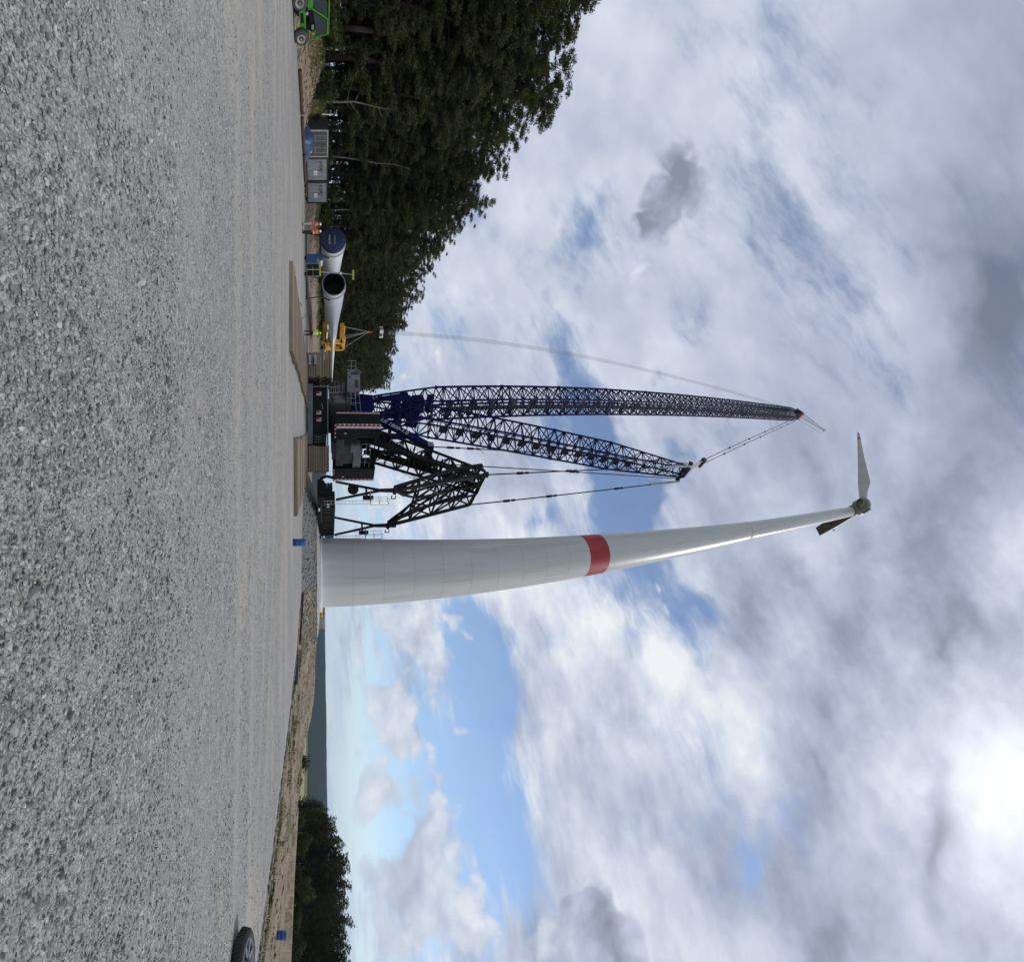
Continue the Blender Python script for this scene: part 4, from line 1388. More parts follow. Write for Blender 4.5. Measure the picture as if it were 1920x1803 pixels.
    for s in (-1, 1):
        marker_plate(hb, hook + CR_R * 0.57 + CR_S * (0.4 * s) + Z3 * 0.15, CR_S * s, Z3, 0.6, 0.6)
        marker_plate(hb, hook - CR_S * 0.78 + CR_R * (0.28 * s) + Z3 * 0.15, CR_R * s, Z3, 0.5, 0.6)
    # --- derrick boom
    df, dtp = cr(-1.0, 0, 8.0), W(1283, 884, 52.2)
    dx_ = (dtp - df).normalized()
    DL = (dtp - df).length
    dq = dx_.cross(CR_S).normalized()
    mb = MB()
    lattice(mb, df, df + dx_ * 9.0, CR_S, 3.0, 3.2, 0.8, 2.9, 6, 0.14, 0.075)
    mb.box(df + dx_ * 6.5, (1.6, 2.1, 1.2), (dx_, CR_S, dq))
    mb.tube(df + dx_ * 4.5 - CR_S * 1.3, df + dx_ * 4.5 + CR_S * 1.3, 0.6, n=14)
    der = mb.build('derrick_boom', 'crane_blue', t)
    cuts = [9.0, 18.0, 27.5, 37.5]
    for i in range(3):
        mb = MB()
        lattice(mb, df + dx_ * (cuts[i] + 0.05), df + dx_ * (cuts[i + 1] - 0.05), CR_S, 3.2, 3.2, 2.9, 2.9, 7, 0.16, 0.09)
        for e in (cuts[i] + 0.12, cuts[i + 1] - 0.12):
            for s1, s2 in ((1, 1), (-1, 1), (-1, -1), (1, -1)):
                mb.box(df + dx_ * e + CR_S * (1.6 * s1) + dq * (1.45 * s2), (0.3, 0.3, 0.3), (dx_, CR_S, dq))
        mb.build('derrick_section', 'crane_blue', der)
    mb = MB()
    lattice(mb, df + dx_ * 37.5, dtp, CR_S, 3.2, 2.2, 2.9, 0.9, 8, 0.16, 0.09)
    mb.build('derrick_section', 'crane_blue', der)
    mb = MB()
    for k in range(14):
        d = 11 + k * 2.3
        mb.box(df + dx_ * d - dq * 0.9 + CR_S * 0.2, (1.1, 1.3, 0.05), (dx_, CR_S, dq))
    for s in (-0.35, 0.1, 0.5):
        mb.tube(df + dx_ * 9 + CR_S * s - dq * 0.3, df + dx_ * (DL - 3) + CR_S * s - dq * 0.2, 0.045, n=5)
    mb.build('derrick_walkway', 'grating', der)
    mb = MB()
    mb.tube(dtp - CR_S * 2.3, dtp + CR_S * 2.3, 0.28, n=10)
    mb.box(dtp, (1.2, 2.4, 0.8), (dx_, CR_S, dq))
    for s in (-2.2, -0.9, 0.9, 2.2):
        mb.lathe(dtp + CR_S * (s - 0.1), CR_S, [(0.48, 0), (0.48, 0.2)], 16)
    dhead = mb.build('derrick_head', 'dark_grey', der)
    # A-frame with lettering
    E_ = cr(7.4, 0, 15.4)
    mb = MB()
    for b in (-1.5, 1.5):
        mb.beam(cr(0.6, b, 7.2), E_ + CR_S * b, 0.5, 0.95)
        mb.beam(cr(5.4, b, 7.4), E_ + CR_S * b - (E_ - cr(0.6, 0, 7.2)) * 0.28, 0.35, 0.45)
    mb.beam(E_ - CR_S * 1.9, E_ + CR_S * 1.9, 0.8, 0.8)
    mb.beam(cr(3.6, -1.5, 10.8), cr(3.6, 1.5, 10.8), 0.4, 0.4)
    afr = mb.build('gantry', 'crane_blue', t)
    gd = (E_ - cr(0.6, 0, 7.2)).normalized()
    gn = CR_S.cross(gd).normalized()
    gn = gn if gn.z > 0 else -gn
    text_mesh('LR 1800-1.0', 0.85, cr(0.6, -1.5, 7.2) + gd * 3.2 - CR_S * 0.27 - gn * 0.30, gd, gn, 0.012, 'lettering', 'white_paint', afr)
    MB().box(E_ - CR_S * 1.95 + Z3 * 0.0, (0.75, 0.06, 0.75), AXC).build('gantry_end_plate', 'machine_grey', afr)
    # boom back-stop tubes by the foot
    for b in (-1.45, 1.45):
        MB().path([cr(1.4, b, 8.2), cr(0.2, b, 13.0), foot + ax * 9.5 + CR_S * b - q * 1.2], [0.16, 0.16, 0.13], 8).build('backstop', 'crane_blue', t)
        MB().path([cr(3.0, b, 8.0), cr(2.6, b, 14.0), df + dx_ * 9.5 + CR_S * b], [0.15, 0.15, 0.12], 8).build('backstop', 'crane_blue', t)
    # --- black ballast guide frame
    T1, T2 = cr(11.8, -1.1, 21.8), cr(13.0, 3.3, 20.6)
    HL, HR = cr(16.1, -3.2, 9.7), cr(16.1, 3.1, 9.7)
    mb = MB()
    lattice(mb, cr(5.6, -0.2, 7.5), T1.lerp(T2, 0.25), CR_S, 3.4, 2.6, 2.4, 1.6, 10, 0.19, 0.11)
    for k in range(9):
        c = cr(5.6, -0.2, 7.5).lerp(T1.lerp(T2, 0.25), 0.12 + 0.09 * k)
        mb.beam(c - CR_S * 1.1 - CR_R * 0.3, c + CR_S * 1.1 - CR_R * 0.3, 0.9, 0.08)
    for b in (-1.1, 0.9):
        mb.beam(cr(6.0, b, 7.5), T1.lerp(T2, 0.25) + CR_S * (b * 0.7), 0.45, 0.5)
    mast = mb.build('ballast_mast', 'crane_black', t)
    mb = MB()
    pts0 = [cr(6.6, -1.5, 9.0).lerp(T1, k / 6) + CR_R * 0.6 for k in range(6)]
    railing(mb, pts0, 1.0, 0.03)
    mb.build('mast_railing', 'dark_grey', mast)
    mb = MB()
    pts0 = [cr(6.9, 1.3, 9.0).lerp(T2, k / 6) + CR_R * 0.6 for k in range(6)]
    railing(mb, pts0, 1.0, 0.03)
    mb.build('mast_railing', 'dark_grey', mast)
    mb = MB()
    th = CR_R * 1.7

    def node(i, j, k):
        f, g = i / 3, j / 4
        p = HL.lerp(HR, f).lerp(T1.lerp(T2, f), g)
        if j == 0 and i in (1, 2):
            p = HL.lerp(HR, 0.16 if i == 1 else 0.84).lerp(T1.lerp(T2, f), 0.10)
        return p - th * (k * (0.25 + 0.75 * min(1.0, g * 1.6)))
    for k in range(2):
        for j in range(5):
            for i in range(3):
                if not (j == 0 and i == 1):
                    mb.tube(node(i, j, k), node(i + 1, j, k), 0.19 if j in (0, 4) else 0.13, n=6)
        for i in range(4):
            for j in range(4):
                mb.tube(node(i, j, k), node(i, j + 1, k), 0.22 if i in (0, 3) else 0.14, n=6)
        for i in range(3):
            for j in range(4):
                if j == 0 and i == 1:
                    continue
                a_, b_ = (node(i, j, k), node(i + 1, j + 1, k)) if (i + j) % 2 else (node(i + 1, j, k), node(i, j + 1, k))
                mb.tube(a_, b_, 0.12, n=5)
    for i in range(4):
        for j in range(5):
            mb.tube(node(i, j, 0), node(i, j, 1), 0.11, n=5)
            if j < 4:
                mb.tube(node(i, j, 0), node(i, j + 1, 1), 0.10, n=5)
    mb.beam(T1, T2, 0.3, 0.35)
    mb.box(T1 + Z3 * 0.1, (0.5, 0.6, 0.6), AXC)
    fr = mb.build('ballast_frame', 'crane_black', t)
    for p in (HL, HR):
        mb = MB()
        mb.tube(p + Z3 * 0.9, p - Z3 * 1.6, 0.28, 0.2, n=8)
        mb.tube(p - CR_S * 0.5, p + CR_S * 0.5, 0.22, n=8)
        mb.path([p + CR_S * 0.9 + Z3 * 0.2, p + CR_S * 1.4 + Z3 * 0.2, p + CR_S * 1.4 - Z3 * 0.25, p + CR_S * 0.9 - Z3 * 0.25], 0.07, 5)
        mb.build('hanger_joint', 'crane_black', fr)
    # --- suspended ballast tray
    zt = 1.42
    mb = MB()
    mb.box(cr(16.1, 0.1, zt + 0.2), (2.5, 7.4, 0.42), AXC)
    mb.box(cr(16.1, -2.9, zt + 0.55), (2.3, 1.2, 0.4), AXC)
    for b in (-3.55, 3.75):
        mb.box(cr(16.1, b, zt + 0.5), (1.6, 0.35, 0.6), AXC)
    mb.path([cr(14.8, -3.6, zt + 0.3), cr(14.7, -3.9, zt + 1.0), cr(14.9, -3.8, zt + 1.9)], 0.16, 6)
    tray = mb.build('ballast_tray', 'crane_black', t)
    for i in range(5):
        for j in range(5):
            if i == 0 and j > 3:
                continue
            b = -2.5 + i * 1.36
            jj = 0.03 * ((i * 3 + j * 5) % 3 - 1)
            MB().box(cr(16.1 + jj, b, zt + 0.60 + j * 0.29), (2.3, 1.24, 0.27), AXC).build('ballast_block', 'ballast_black', tray)
            for s in (-0.35, 0.35):
                MB().box(cr(16.1 + jj + 1.165, b + s, zt + 0.60 + j * 0.29), (0.05, 0.22, 0.12), AXC).build('lifting_lug', 'dark_grey', tray)
    for b in (-1.55, 3.05):
        MB().box(cr(17.37, b, zt + 0.2), (0.03, 0.5, 0.17), AXC).build('number_plate', 'white_paint', tray)
    for b in (-2.35, -2.0):
        MB().prism([cr(17.30, b - 0.12, zt + 1.25), cr(17.30, b + 0.12, zt + 1.25), cr(17.30, b + 0.12, zt + 0.95)], CR_R * 0.03).build('warning_mark', 'white_paint', tray)
    MB().box(cr(16.6, 3.95, zt + 1.35), (0.9, 0.5, 1.0), AXC).build('control_box', 'cabinet_blue', tray)
    for p, b in ((HL, -3.2), (HR, 3.1)):
        mb = MB()
        apex = p - Z3 * 1.5
        for s in (-1.25, 1.25):
            mb.tube(cr(16.1 + s, b, zt + 1.95), apex, 0.13, 0.15, n=8)
        mb.tube(cr(15.6, b, 6.6), cr(16.9, b + 0.2, 6.6), 0.11, n=6)
        mb.box(cr(16.9, b + 0.25, 6.75), (0.35, 0.35, 1.1), AXC)
        mb.build('hanger_bar', 'crane_black', tray)
        mb = MB()
        la = cr(17.45, b + 0.35, zt + 0.7)
        lb = cr(17.45, b + 0.35, 7.0)
        ladder(mb, la, lb, CR_S, 0.5, 0.36, 0.024)
        railing(mb, [cr(17.5, b + 0.7, 7.0), cr(17.0, b + 0.7, 7.0), cr(16.4, b + 0.7, 7.0)], 1.9, 0.024, 2)
        railing(mb, [cr(17.5, b + 0.7, 7.0), cr(17.5, b - 0.3, 7.0)], 1.9, 0.024, 2)
        mb.box(cr(17.0, b + 0.25, 6.98), (1.1, 0.9, 0.05), AXC)
        mb.build('ladder', 'galvanised', tray)
    MB().lathe(cr(16.0, -3.3, 5.2), CR_S, [(0.55, -0.25), (0.6, 0), (0.55, 0.25)], 16).build('cable_drum', 'crane_black', tray)
    # --- pendants
    def pendant(name, p, q_, r, marks=(), off=0):
        mb = MB()
        mb.tube(p, q_, r, n=6)
        for f in marks:
            c = p.lerp(q_, f)
            d = (q_ - p).normalized()
            mb.tube(c - d * 0.45, c + d * 0.45, r * 2.2, n=6)
            mb.tube(c + d * 0.75, c + d * 1.25, r * 1.9, n=6)
        return mb.build(name, 'crane_black', t)
    pendant('pendant', E_ + CR_S * -1.5, dtp - CR_S * 2.0 - dx_ * 0.6, 0.075, (0.06, 0.12, 0.5))
    pendant('pendant', E_ + CR_S * 1.5, dtp + CR_S * 2.0 - dx_ * 0.6, 0.075, (0.06, 0.12, 0.5))
    pendant('pendant', T1 + Z3 * 0.3, dtp - CR_S * 1.9 + CR_R * 0.4, 0.085, (0.12, 0.32, 0.7))
    pendant('pendant', T2 + Z3 * 0.2, dtp + CR_S * 2.2 + CR_R * 0.4, 0.085, (0.13, 0.3, 0.62))
    for s, T in ((-1.9, T1), (2.2, T2)):
        q_ = dtp + CR_S * s + CR_R * 0.4
        d = (q_ - T).normalized()
        MB().tube(q_ - d * 7.5, q_, 0.2, n=8).build('pendant_cylinder', 'steel', t)
    mb = MB()
    for b in (-1.4, -0.5, 0.6):
        mb.tube(cr(4.0, b, 8.0), E_ + CR_S * b, 0.035, n=4)
        mb.tube(cr(4.3, b, 7.8), E_ + CR_S * (b + 0.3), 0.035, n=4)
    mb.build('luffing_rope', 'crane_black', t)
    mb = MB()
    mb.tube(df + dx_ * 14 + CR_S * 0.5 + CR_R * 1.4, cr(8.2, -1.3, 22.5), 0.03, n=4)
    mb.tube(df + dx_ * 13.5 + CR_S * -1.4, E_.lerp(dtp, 0.16) - CR_S * 1.5, 0.03, n=4)
    mb.build('guide_wire', 'crane_black', t)
    # derrick head to boom head
    blk = W(1316, 867, 54.6)
    d = (blk - dtp).normalized()
    mb = MB()
    for s in (-0.55, 0.0, 0.55):
        mb.beam(dtp + d * 0.8 + CR_S * s, blk - d * 0.6 + CR_S * s, 0.28, 0.12)
    mb.build('derrick_tackle', 'white_paint', t)
    MB().box(blk, (1.1, 2.0, 0.9), (d, CR_S, d.cross(CR_S))).build('tackle_block', 'dark_grey', t)
    for b in (-0.9, 0.9):
        a_ = blk + CR_S * b
        e_ = tip + CR_S * (b * 1.3) + CR_R * 0.9
        m_ = a_.lerp(e_, 0.62) - Z3 * 1.6 + CR_R * 0.6
        mb = MB()
        mb.path([a_, a_.lerp(m_, 0.5) - Z3 * 0.2, m_, m_.lerp(e_, 0.5) - Z3 * 0.1, e_], 0.075, 5)
        for f in (0.25, 0.5, 0.75):
            c = a_.lerp(m_, f)
            mb.box(c, (0.4, 0.3, 0.3), AXC)
            c = m_.lerp(e_, f)
            mb.box(c, (0.35, 0.26, 0.26), AXC)
        mb.tube(m_, foot + ax * (L * 0.80) + CR_S * (b * 1.5) + CR_R * 1.2, 0.04, n=4)
        mb.build('boom_pendant', 'crane_black', t)
    return t


crane()

# ------------------------------------------------------------------ trees
def quads_mesh(name, C, U, V, mat):
    """One small leaf quad per row: centre C, half axes U and V."""
    n = len(C)
    co = np.stack([C - U - V, C + U - V * 0.6, C + U * 0.7 + V, C - U * 0.8 + V * 0.7], 1).reshape(-1, 3)
    me = bpy.data.meshes.new(name)
    me.vertices.add(4 * n)
    me.vertices.foreach_set('co', co.ravel())
    me.loops.add(4 * n)
    me.loops.foreach_set('vertex_index', np.arange(4 * n))
    me.polygons.add(n)
    me.polygons.foreach_set('loop_start', np.arange(n) * 4)
    me.update(calc_edges=True)
    me.materials.append(MATS[mat])
    return me


def tuft_cloud(r, centres, radii, per, size, flat=0.65):
    """Leaf quads gathered on the outside of many small tufts."""
    C, U, V = [], [], []
    for c, rad_ in zip(centres, radii):
        n = max(6, int(per * (rad_ ** 2)))
        d = r.normal(size=(n, 3))
        d /= np.linalg.norm(d, axis=1)[:, None]
        rr = rad_ * r.random(n) ** 0.5
        p = np.asarray(c) + d * rr[:, None] * np.array([1, 1, flat])
        nrm = d + r.normal(size=(n, 3)) * 0.7
        nrm /= np.linalg.norm(nrm, axis=1)[:, None]
        u = np.cross(nrm, r.normal(size=(n, 3)))
        u /= np.linalg.norm(u, axis=1)[:, None]
        v = np.cross(nrm, u)
        s = size * r.uniform(0.55, 1.45, n)[:, None]
        C.append(p)
        U.append(u * s)
        V.append(v * s * r.uniform(0.35, 0.8, n)[:, None])
    return np.concatenate(C), np.concatenate(U), np.concatenate(V)


def pine_variant(seed, h, low, spread, kind):
    r = np.random.default_rng(seed)
    py = random.Random(seed)
    mb = MB()
    pts, rad_ = [], []
    bend = Vector((py.uniform(-1, 1), py.uniform(-1, 1), 0)) * 0.7
    for i in range(9):
        f = i / 8
        pts.append(Vector((0, 0, f * h * 0.97)) + bend * (f ** 2) + Vector((py.uniform(-.1, .1), py.uniform(-.1, .1), 0)) * (i > 0))
        rad_.append(0.24 * (1 - f) ** 0.8 + 0.02)
    pts[0].z = -0.4
    mb.path(pts, rad_, 7)
    at = lambda z: pts[min(7, int(z / h * 8))].lerp(pts[min(8, int(z / h * 8) + 1)], (z / h * 8) % 1)
    cen, cr_ = [], []
    nb = int(h * (2.6 if kind == 'pine' else 3.2))
    for k in range(nb):
        f = low + (1 - low) * ((k + py.random()) / nb) ** 0.88
        z = f * h * 0.96
        g = (f - low) / (1 - low)
        if kind == 'pine':
            L = spread * (0.55 + 0.75 * math.sin(math.pi * min(1, 0.18 + 0.80 * g))) * py.uniform(0.55, 1.2)
            rise = 0.15 + 0.55 * g
        else:
            L = spread * (1.05 - 0.92 * g) * py.uniform(0.7, 1.1) + 0.25
            rise = -0.18 + 0.45 * g
        a = k * 2.399 + py.uniform(-0.5, 0.5)
        d = Vector((math.cos(a), math.sin(a), rise)).normalized()
        b0 = at(z)
        b1 = b0 + d * L * 0.55 + Vector((0, 0, py.uniform(-.2, .15)))
        b2 = b0 + d * L + Vector((0, 0, py.uniform(-.1, .5) if kind == 'pine' else -0.15))
        mb.path([b0, b1, b2], [0.065 * (1.2 - g), 0.04 * (1.2 - g), 0.012], 4)
        nt_ = max(3, int(L * (2.8 if kind == 'pine' else 2.8)))
        for j in range(nt_):
            u = 0.28 + 0.75 * (j + py.random()) / nt_
            p = b0.lerp(b1, min(1, u * 2)) if u < 0.5 else b1.lerp(b2, min(1.1, (u - 0.5) * 2))
            p = p + Vector((py.gauss(0, .42), py.gauss(0, .42), py.gauss(0.12, .30)))
            cen.append(tuple(p))
            cr_.append(py.uniform(0.34, 0.76) * (1.0 if kind == 'pine' else 0.8) * (0.92 + 0.16 * (1 - g)))
    cen.append((pts[-1].x, pts[-1].y, h * 0.97))
    cr_.append(0.8 if kind == 'pine' else 0.3)
    C, U, V = tuft_cloud(r, cen, cr_, 360 if kind == 'pine' else 280, 0.068, 0.5)
    crown = quads_mesh('crown', C, U, V, 'pine_needles' if kind == 'pine' else 'conifer_needles')
    me = bpy.data.meshes.new('trunk')
    me.from_pydata(mb.v, [], mb.f)
    me.polygons.foreach_set('use_smooth', [True] * len(me.polygons))
    me.materials.append(MATS['pine_bark'])
    me.update()
    return me, crown, len(C)


def bush_variant(seed, h, w):
    r = np.random.default_rng(seed)
    py = random.Random(seed)
    mb = MB()
    cen, cr_ = [], []
    for k in range(9):
        a = k * 2.4 + py.random()
        e = Vector((math.cos(a) * w * py.uniform(.2, .9), math.sin(a) * w * py.uniform(.2, .9), h * py.uniform(.55, .95)))
        mb.path([Vector((0, 0, -0.2)), e * 0.5 + Vector((0, 0, .2)), e], [0.05, 0.03, 0.01], 4)
        for j in range(6):
            p = e * py.uniform(0.3, 1.05) + Vector((py.gauss(0, .3), py.gauss(0, .3), py.gauss(0, .2)))
            cen.append((p.x, p.y, max(0.15, p.z)))
            cr_.append(py.uniform(.35, .65))
    C, U, V = tuft_cloud(r, cen, cr_, 170, 0.10, 0.8)
    crown = quads_mesh('foliage', C, U, V, 'bush_leaves')
    me = bpy.data.meshes.new('stem')
    me.from_pydata(mb.v, [], mb.f)
    me.materials.append(MATS['bare_bark'])
    me.update()
    return me, crown


def plant_tree(name, trunk, crown, x, y, s, label, cat, group, parts=('trunk', 'crown'), z=None):
    o = bpy.data.objects.new(name, None)
    COL.objects.link(o)
    o.empty_display_size = 0.3
    o.location = (x, y, H(x, y) if z is None else z)
    o.rotation_euler = (0, 0, random.uniform(0, 6.28))
    o.scale = (s * random.uniform(.92, 1.08), s * random.uniform(.92, 1.08), s)
    tag(o, label, cat, group)
    for nm, me in zip(parts, (trunk, crown)):
        c = bpy.data.objects.new(nm, me)
        COL.objects.link(c)
        c.parent = o
    return o


PINES = [pine_variant(100 + i, 25.0, (0.12, 0.07, 0.22, 0.05, 0.16)[i], (2.9, 3.3, 2.6, 3.1, 3.5)[i], 'pine') for i in range(5)]
SPRUCE = [pine_variant(200 + i, 18.0, 0.06, (2.6, 2.2, 2.9)[i], 'spruce') for i in range(3)]
BUSHES = [bush_variant(300 + i, (2.6, 3.4, 1.8)[i], (1.5, 1.8, 1.3)[i]) for i in range(3)]
print('pine quads', [p[2] for p in PINES], [p[2] for p in SPRUCE])

def zone(y):
    for lim, txt in ((37, 'behind the green telehandler'), (44, 'left of the containers'), (50, 'behind the containers'), (57, 'right of the containers'),
                     (68, 'above the blue capped blade'), (85, 'above the open blade root'), (108, 'behind the crane hook')):
        if y < lim:
            return txt
    return 'nearest to the crane boom'


def zone_right(u):
    for lim, txt in ((0.80, 'at the left end beside the fields'), (0.88, 'left of the middle'), (0.97, 'in the middle at its tallest'), (1.05, 'left of the blue barrel'), (1.12, 'above the blue barrel')):
        if u < lim:
            return txt
    return 'at the right picture edge'


# left forest edge, running away from the camera
GL = 'pines of the forest edge on the left'
front = []
y = 27.0
while y < 195:
    front.append(y)
    y += random.uniform(2.6, 4.0) if y < 75 else random.uniform(4.0, 6.0)
for row, (x0, sx) in enumerate(((-41.0, 1.0), (-45.0, 1.5), (-50.0, 2.0), (-56.0, 2.5))):
    for i, y in enumerate(front):
        if row and i % 2 == row % 2 and y > 60:
            continue
        x = x0 + random.uniform(-sx, sx) - (0.02 * max(0, min(y, 150) - 60))
        yy = y + random.uniform(-1, 1) + row * 1.4
        want = float(np.interp(yy, [27, 33, 36, 39, 44, 52, 60, 70, 100, 150, 195], [21.5, 25.0, 23.5, 27.5, 25.0, 23.0, 24.5, 22.5, 22.5, 26.0, 31.0]))
        s = want / 25.0 * random.uniform(0.90, 1.04) * (0.97 if row else 1.0)
        v = PINES[random.randrange(5)]
        plant_tree('pine_tree', v[0], v[1], x, yy, s, ('tall pine in the front row of left forest ', 'pine in the second row of left forest ', 'pine deep in the left forest ', 'rearmost pine of the left forest ')[row] + zone(yy), 'tree', GL)
# young spruces filling the lower edge
for k in range(64):
    y = 28 + (k % 32) * 3.0 + random.uniform(-1, 1)
    v = SPRUCE[k % 3]
    plant_tree('spruce_tree', v[0], v[1], (-40.0 if k < 32 else -44.5) + random.uniform(-1.2, .6), y, random.uniform(.30, .60) if k < 32 else random.uniform(.5, .85), ('young spruce at the forest edge ' if k < 32 else 'young spruce between the left pines ') + zone(y), 'tree', 'young spruces under the pines')
for k in range(30):
    y = 29 + k * 2.9 + random.uniform(-1, 1)
    v = BUSHES[k % 3]
    plant_tree('bush', v[0], v[1], -38.4 + random.uniform(-1.0, .8), y, random.uniform(.45, .95), 'leafy green bush at the left forest foot ' + zone(y), 'bush', 'bushes below the pines', ('stem', 'foliage'))


def bare_tree(x, y, h, lean, label):
    z = H(x, y)
    o = thing('bare_tree', (x, y, z), label, 'tree')
    py = random.Random(int(h * 100))
    mb = MB()
    p = [Vector((x + lean * f + py.uniform(-.12, .12), y + py.uniform(-.12, .12), z - .3 + h * f)) for f in np.linspace(0, 1, 7)]
    mb.path(p, [0.14, .12, .10, .085, .065, .045, .02], 6)
    tr = mb.build('trunk', 'bare_bark', o, smooth=True)
    for k in range(16):
        f = py.uniform(.35, .98)
        i = min(5, int(f * 6))
        b = p[i].lerp(p[i + 1], f * 6 - i)
        a = py.uniform(0, 6.28)
        L = py.uniform(.5, 1.8) * (1.2 - f * .6)
        e = b + Vector((math.cos(a) * L, math.sin(a) * L, L * py.uniform(.2, .9)))
        MB().path([b, b.lerp(e, .5) + Vector((0, 0, -.08)), e], [.035, .022, .008], 4).build('branch', 'bare_bark', o)


bare_tree(-38.9, 51.5, 12.0, 0.9, 'pale bare dead tree behind the grey containers')
bare_tree(-39.4, 63.0, 21.5, -0.8, 'tall thin bare tree with twiggy top above the pines')
bare_tree(-38.9, 44.0, 9.0, 0.5, 'short pale bare trunk at forest edge left of the containers')

# distant forest edge low on the right
GR = 'trees of the distant forest on the right'
for k in range(120):
    row = k % 3
    u = 0.742 + (1.30 - 0.742) * (k + random.random()) / 120
    D_ = (124 + 8 * row + random.uniform(-3, 3)) / math.hypot(1, u) * 1.18
    x, y = u * D_, D_
    hgt = float(np.interp(u, [0.74, 0.78, 0.83, 0.90, 0.97, 1.1, 1.3], [8.0, 10.5, 12.5, 14.5, 14.5, 13.5, 13.0])) * random.uniform(.88, 1.06)
    if k % 3 == 0:
        v = PINES[random.randrange(5)]
        plant_tree('pine_tree', v[0], v[1], x, y, hgt / 25.0, 'dark pine of the distant right forest ' + zone_right(u), 'tree', GR)
    else:
        v = SPRUCE[random.randrange(3)]
        plant_tree('spruce_tree', v[0], v[1], x, y, hgt / 18.0, 'dark spruce of the distant right forest ' + zone_right(u), 'tree', GR)
for k in range(12):
    u = 0.76 + 0.5 * (k + random.random()) / 12
    D_ = 118 / math.hypot(1, u) * 1.1
    v = BUSHES[k % 3]
    plant_tree('bush', v[0], v[1], u * D_, D_, random.uniform(.7, 1.5), 'green bush before the right forest ' + zone_right(u), 'bush', 'bushes before the right forest', ('stem', 'foliage'))
# single round tree in the fields
v = BUSHES[1]
for k, (u, D_, s, lab) in enumerate(((0.655, 150, 3.6, 'round green tree standing alone in the pale field'), (0.70, 175, 2.6, 'small round tree beside the lone field tree'))):
    plant_tree('field_tree', v[0], v[1], u * D_, D_, s, lab, 'tree', None)

# weeds on the sand right of the pad
for k in range(22):
    y = random.uniform(12, 34)
    x = 13.9 + random.uniform(0.3, 9.0) ** 1.0
    if x / y > 1.25:
        continue
    plant_tree('weed', BUSHES[2][0], BUSHES[2][1], x, y, random.uniform(.05, .13), 'low green weed on the sand beside the pad', 'weed', 'weeds on the sand', ('stem', 'foliage'))


# ------------------------------------------------------------------ clods, rubble and grass
def rubble(name, n, pick, s0, s1, mat, label, seed, sink=0.35):
    """Uncountable lumps strewn over rough ground: one object."""
    r = np.random.default_rng(seed)
    cub = np.array([(-1, -1, -1), (1, -1, -1), (1, 1, -1), (-1, 1, -1), (-1, -1, 1), (1, -1, 1), (1, 1, 1), (-1, 1, 1)]) * 0.6
    cuf = np.array([(0, 2, 1), (0, 3, 2), (4, 5, 6), (4, 6, 7), (0, 1, 5), (0, 5, 4), (1, 2, 6), (1, 6, 5), (2, 3, 7), (2, 7, 6), (3, 0, 4), (3, 4, 7)])
    x, y = pick(r, n)
    n = len(x)
    z = height(x, y)
    sz = s0 + (s1 - s0) * r.random(n) ** 3
    a = r.uniform(0, 6.28, n)
    shp = cub[None] * (1 + r.uniform(-.45, .45, (n, 8, 1))) * r.uniform((.7, .6, .4), (1.3, 1.0, .8), (n, 3))[:, None, :] * sz[:, None, None]
    c, s = np.cos(a)[:, None], np.sin(a)[:, None]
    px_ = shp[..., 0] * c - shp[..., 1] * s + x[:, None]
    py_ = shp[..., 0] * s + shp[..., 1] * c + y[:, None]
    pz_ = shp[..., 2] + (z + sz * sink)[:, None]
    V = np.stack([px_, py_, pz_], -1).reshape(-1, 3)
    Fc = (cuf[None] + (np.arange(n) * 8)[:, None, None]).reshape(-1, 3)
    me = bpy.data.meshes.new(name)
    me.vertices.add(len(V))
    me.vertices.foreach_set('co', V.ravel())
    me.loops.add(Fc.size)
    me.loops.foreach_set('vertex_index', Fc.ravel())
    me.polygons.add(len(Fc))
    me.polygons.foreach_set('loop_start', np.arange(len(Fc)) * 3)
    me.update(calc_edges=True)
    me.materials.append(MATS[mat])
    o = bpy.data.objects.new(name, me)
    COL.objects.link(o)
    return tag(o, label, kind='stuff')


material('clod_soil', (0.35, 0.29, 0.215), (0.21, 0.168, 0.122), 0.8, 0.95, bump=0.4, bump_scale=20)
material('clod_grey', (0.34, 0.34, 0.33), (0.2, 0.2, 0.195), 2.5, 0.95, bump=0.4, bump_scale=20)


def pick_right(r, n):
    y = r.uniform(10, 66, n)
    off = r.uniform(0.1, 1, n) ** 1.6 * 26
    x = pad_edge(y) + off
    k = (x / y < 1.3) & (np.hypot(x - TOWER.x, y - TOWER.y) > 7.6) & (r.random(n) < np.clip(0.45 + 1.5 * vnoise(x, y, 3.0, 51), .05, 1))
    return x[k], y[k]


def pick_left(r, n):
    y = r.uniform(24, 80, n)
    x = -32.6 - r.random(n) * 6.5
    k = r.random(n) < np.clip(0.4 + 1.5 * vnoise(x, y, 2.5, 52), .05, 1)
    return x[k], y[k]


def pick_mound(r, n):
    a = r.uniform(0, 6.28, n)
    d = r.uniform(7.5, 13.2, n)
    x, y = TOWER.x + np.cos(a) * d, TOWER.y + np.sin(a) * d
    k = (y < 60) & (x < 17)
    return x[k], y[k]


rubble('soil_clods', 8000, pick_right, 0.02, 0.17, 'clod_soil', 'lumps of sandy soil strewn beyond the right pad edge', 61)
rubble('soil_clods', 7000, pick_left, 0.03, 0.20, 'clod_soil', 'lumps of brown soil on the left bank', 62)
rubble('rubble_stones', 9000, pick_mound, 0.03, 0.17, 'clod_grey', 'grey rubble on the slope round the foundation', 63)


def pick_edge(r, n):
    y = r.uniform(8, 50, n)
    x = pad_edge(y) + r.normal(0, 0.22, n)
    return x, y


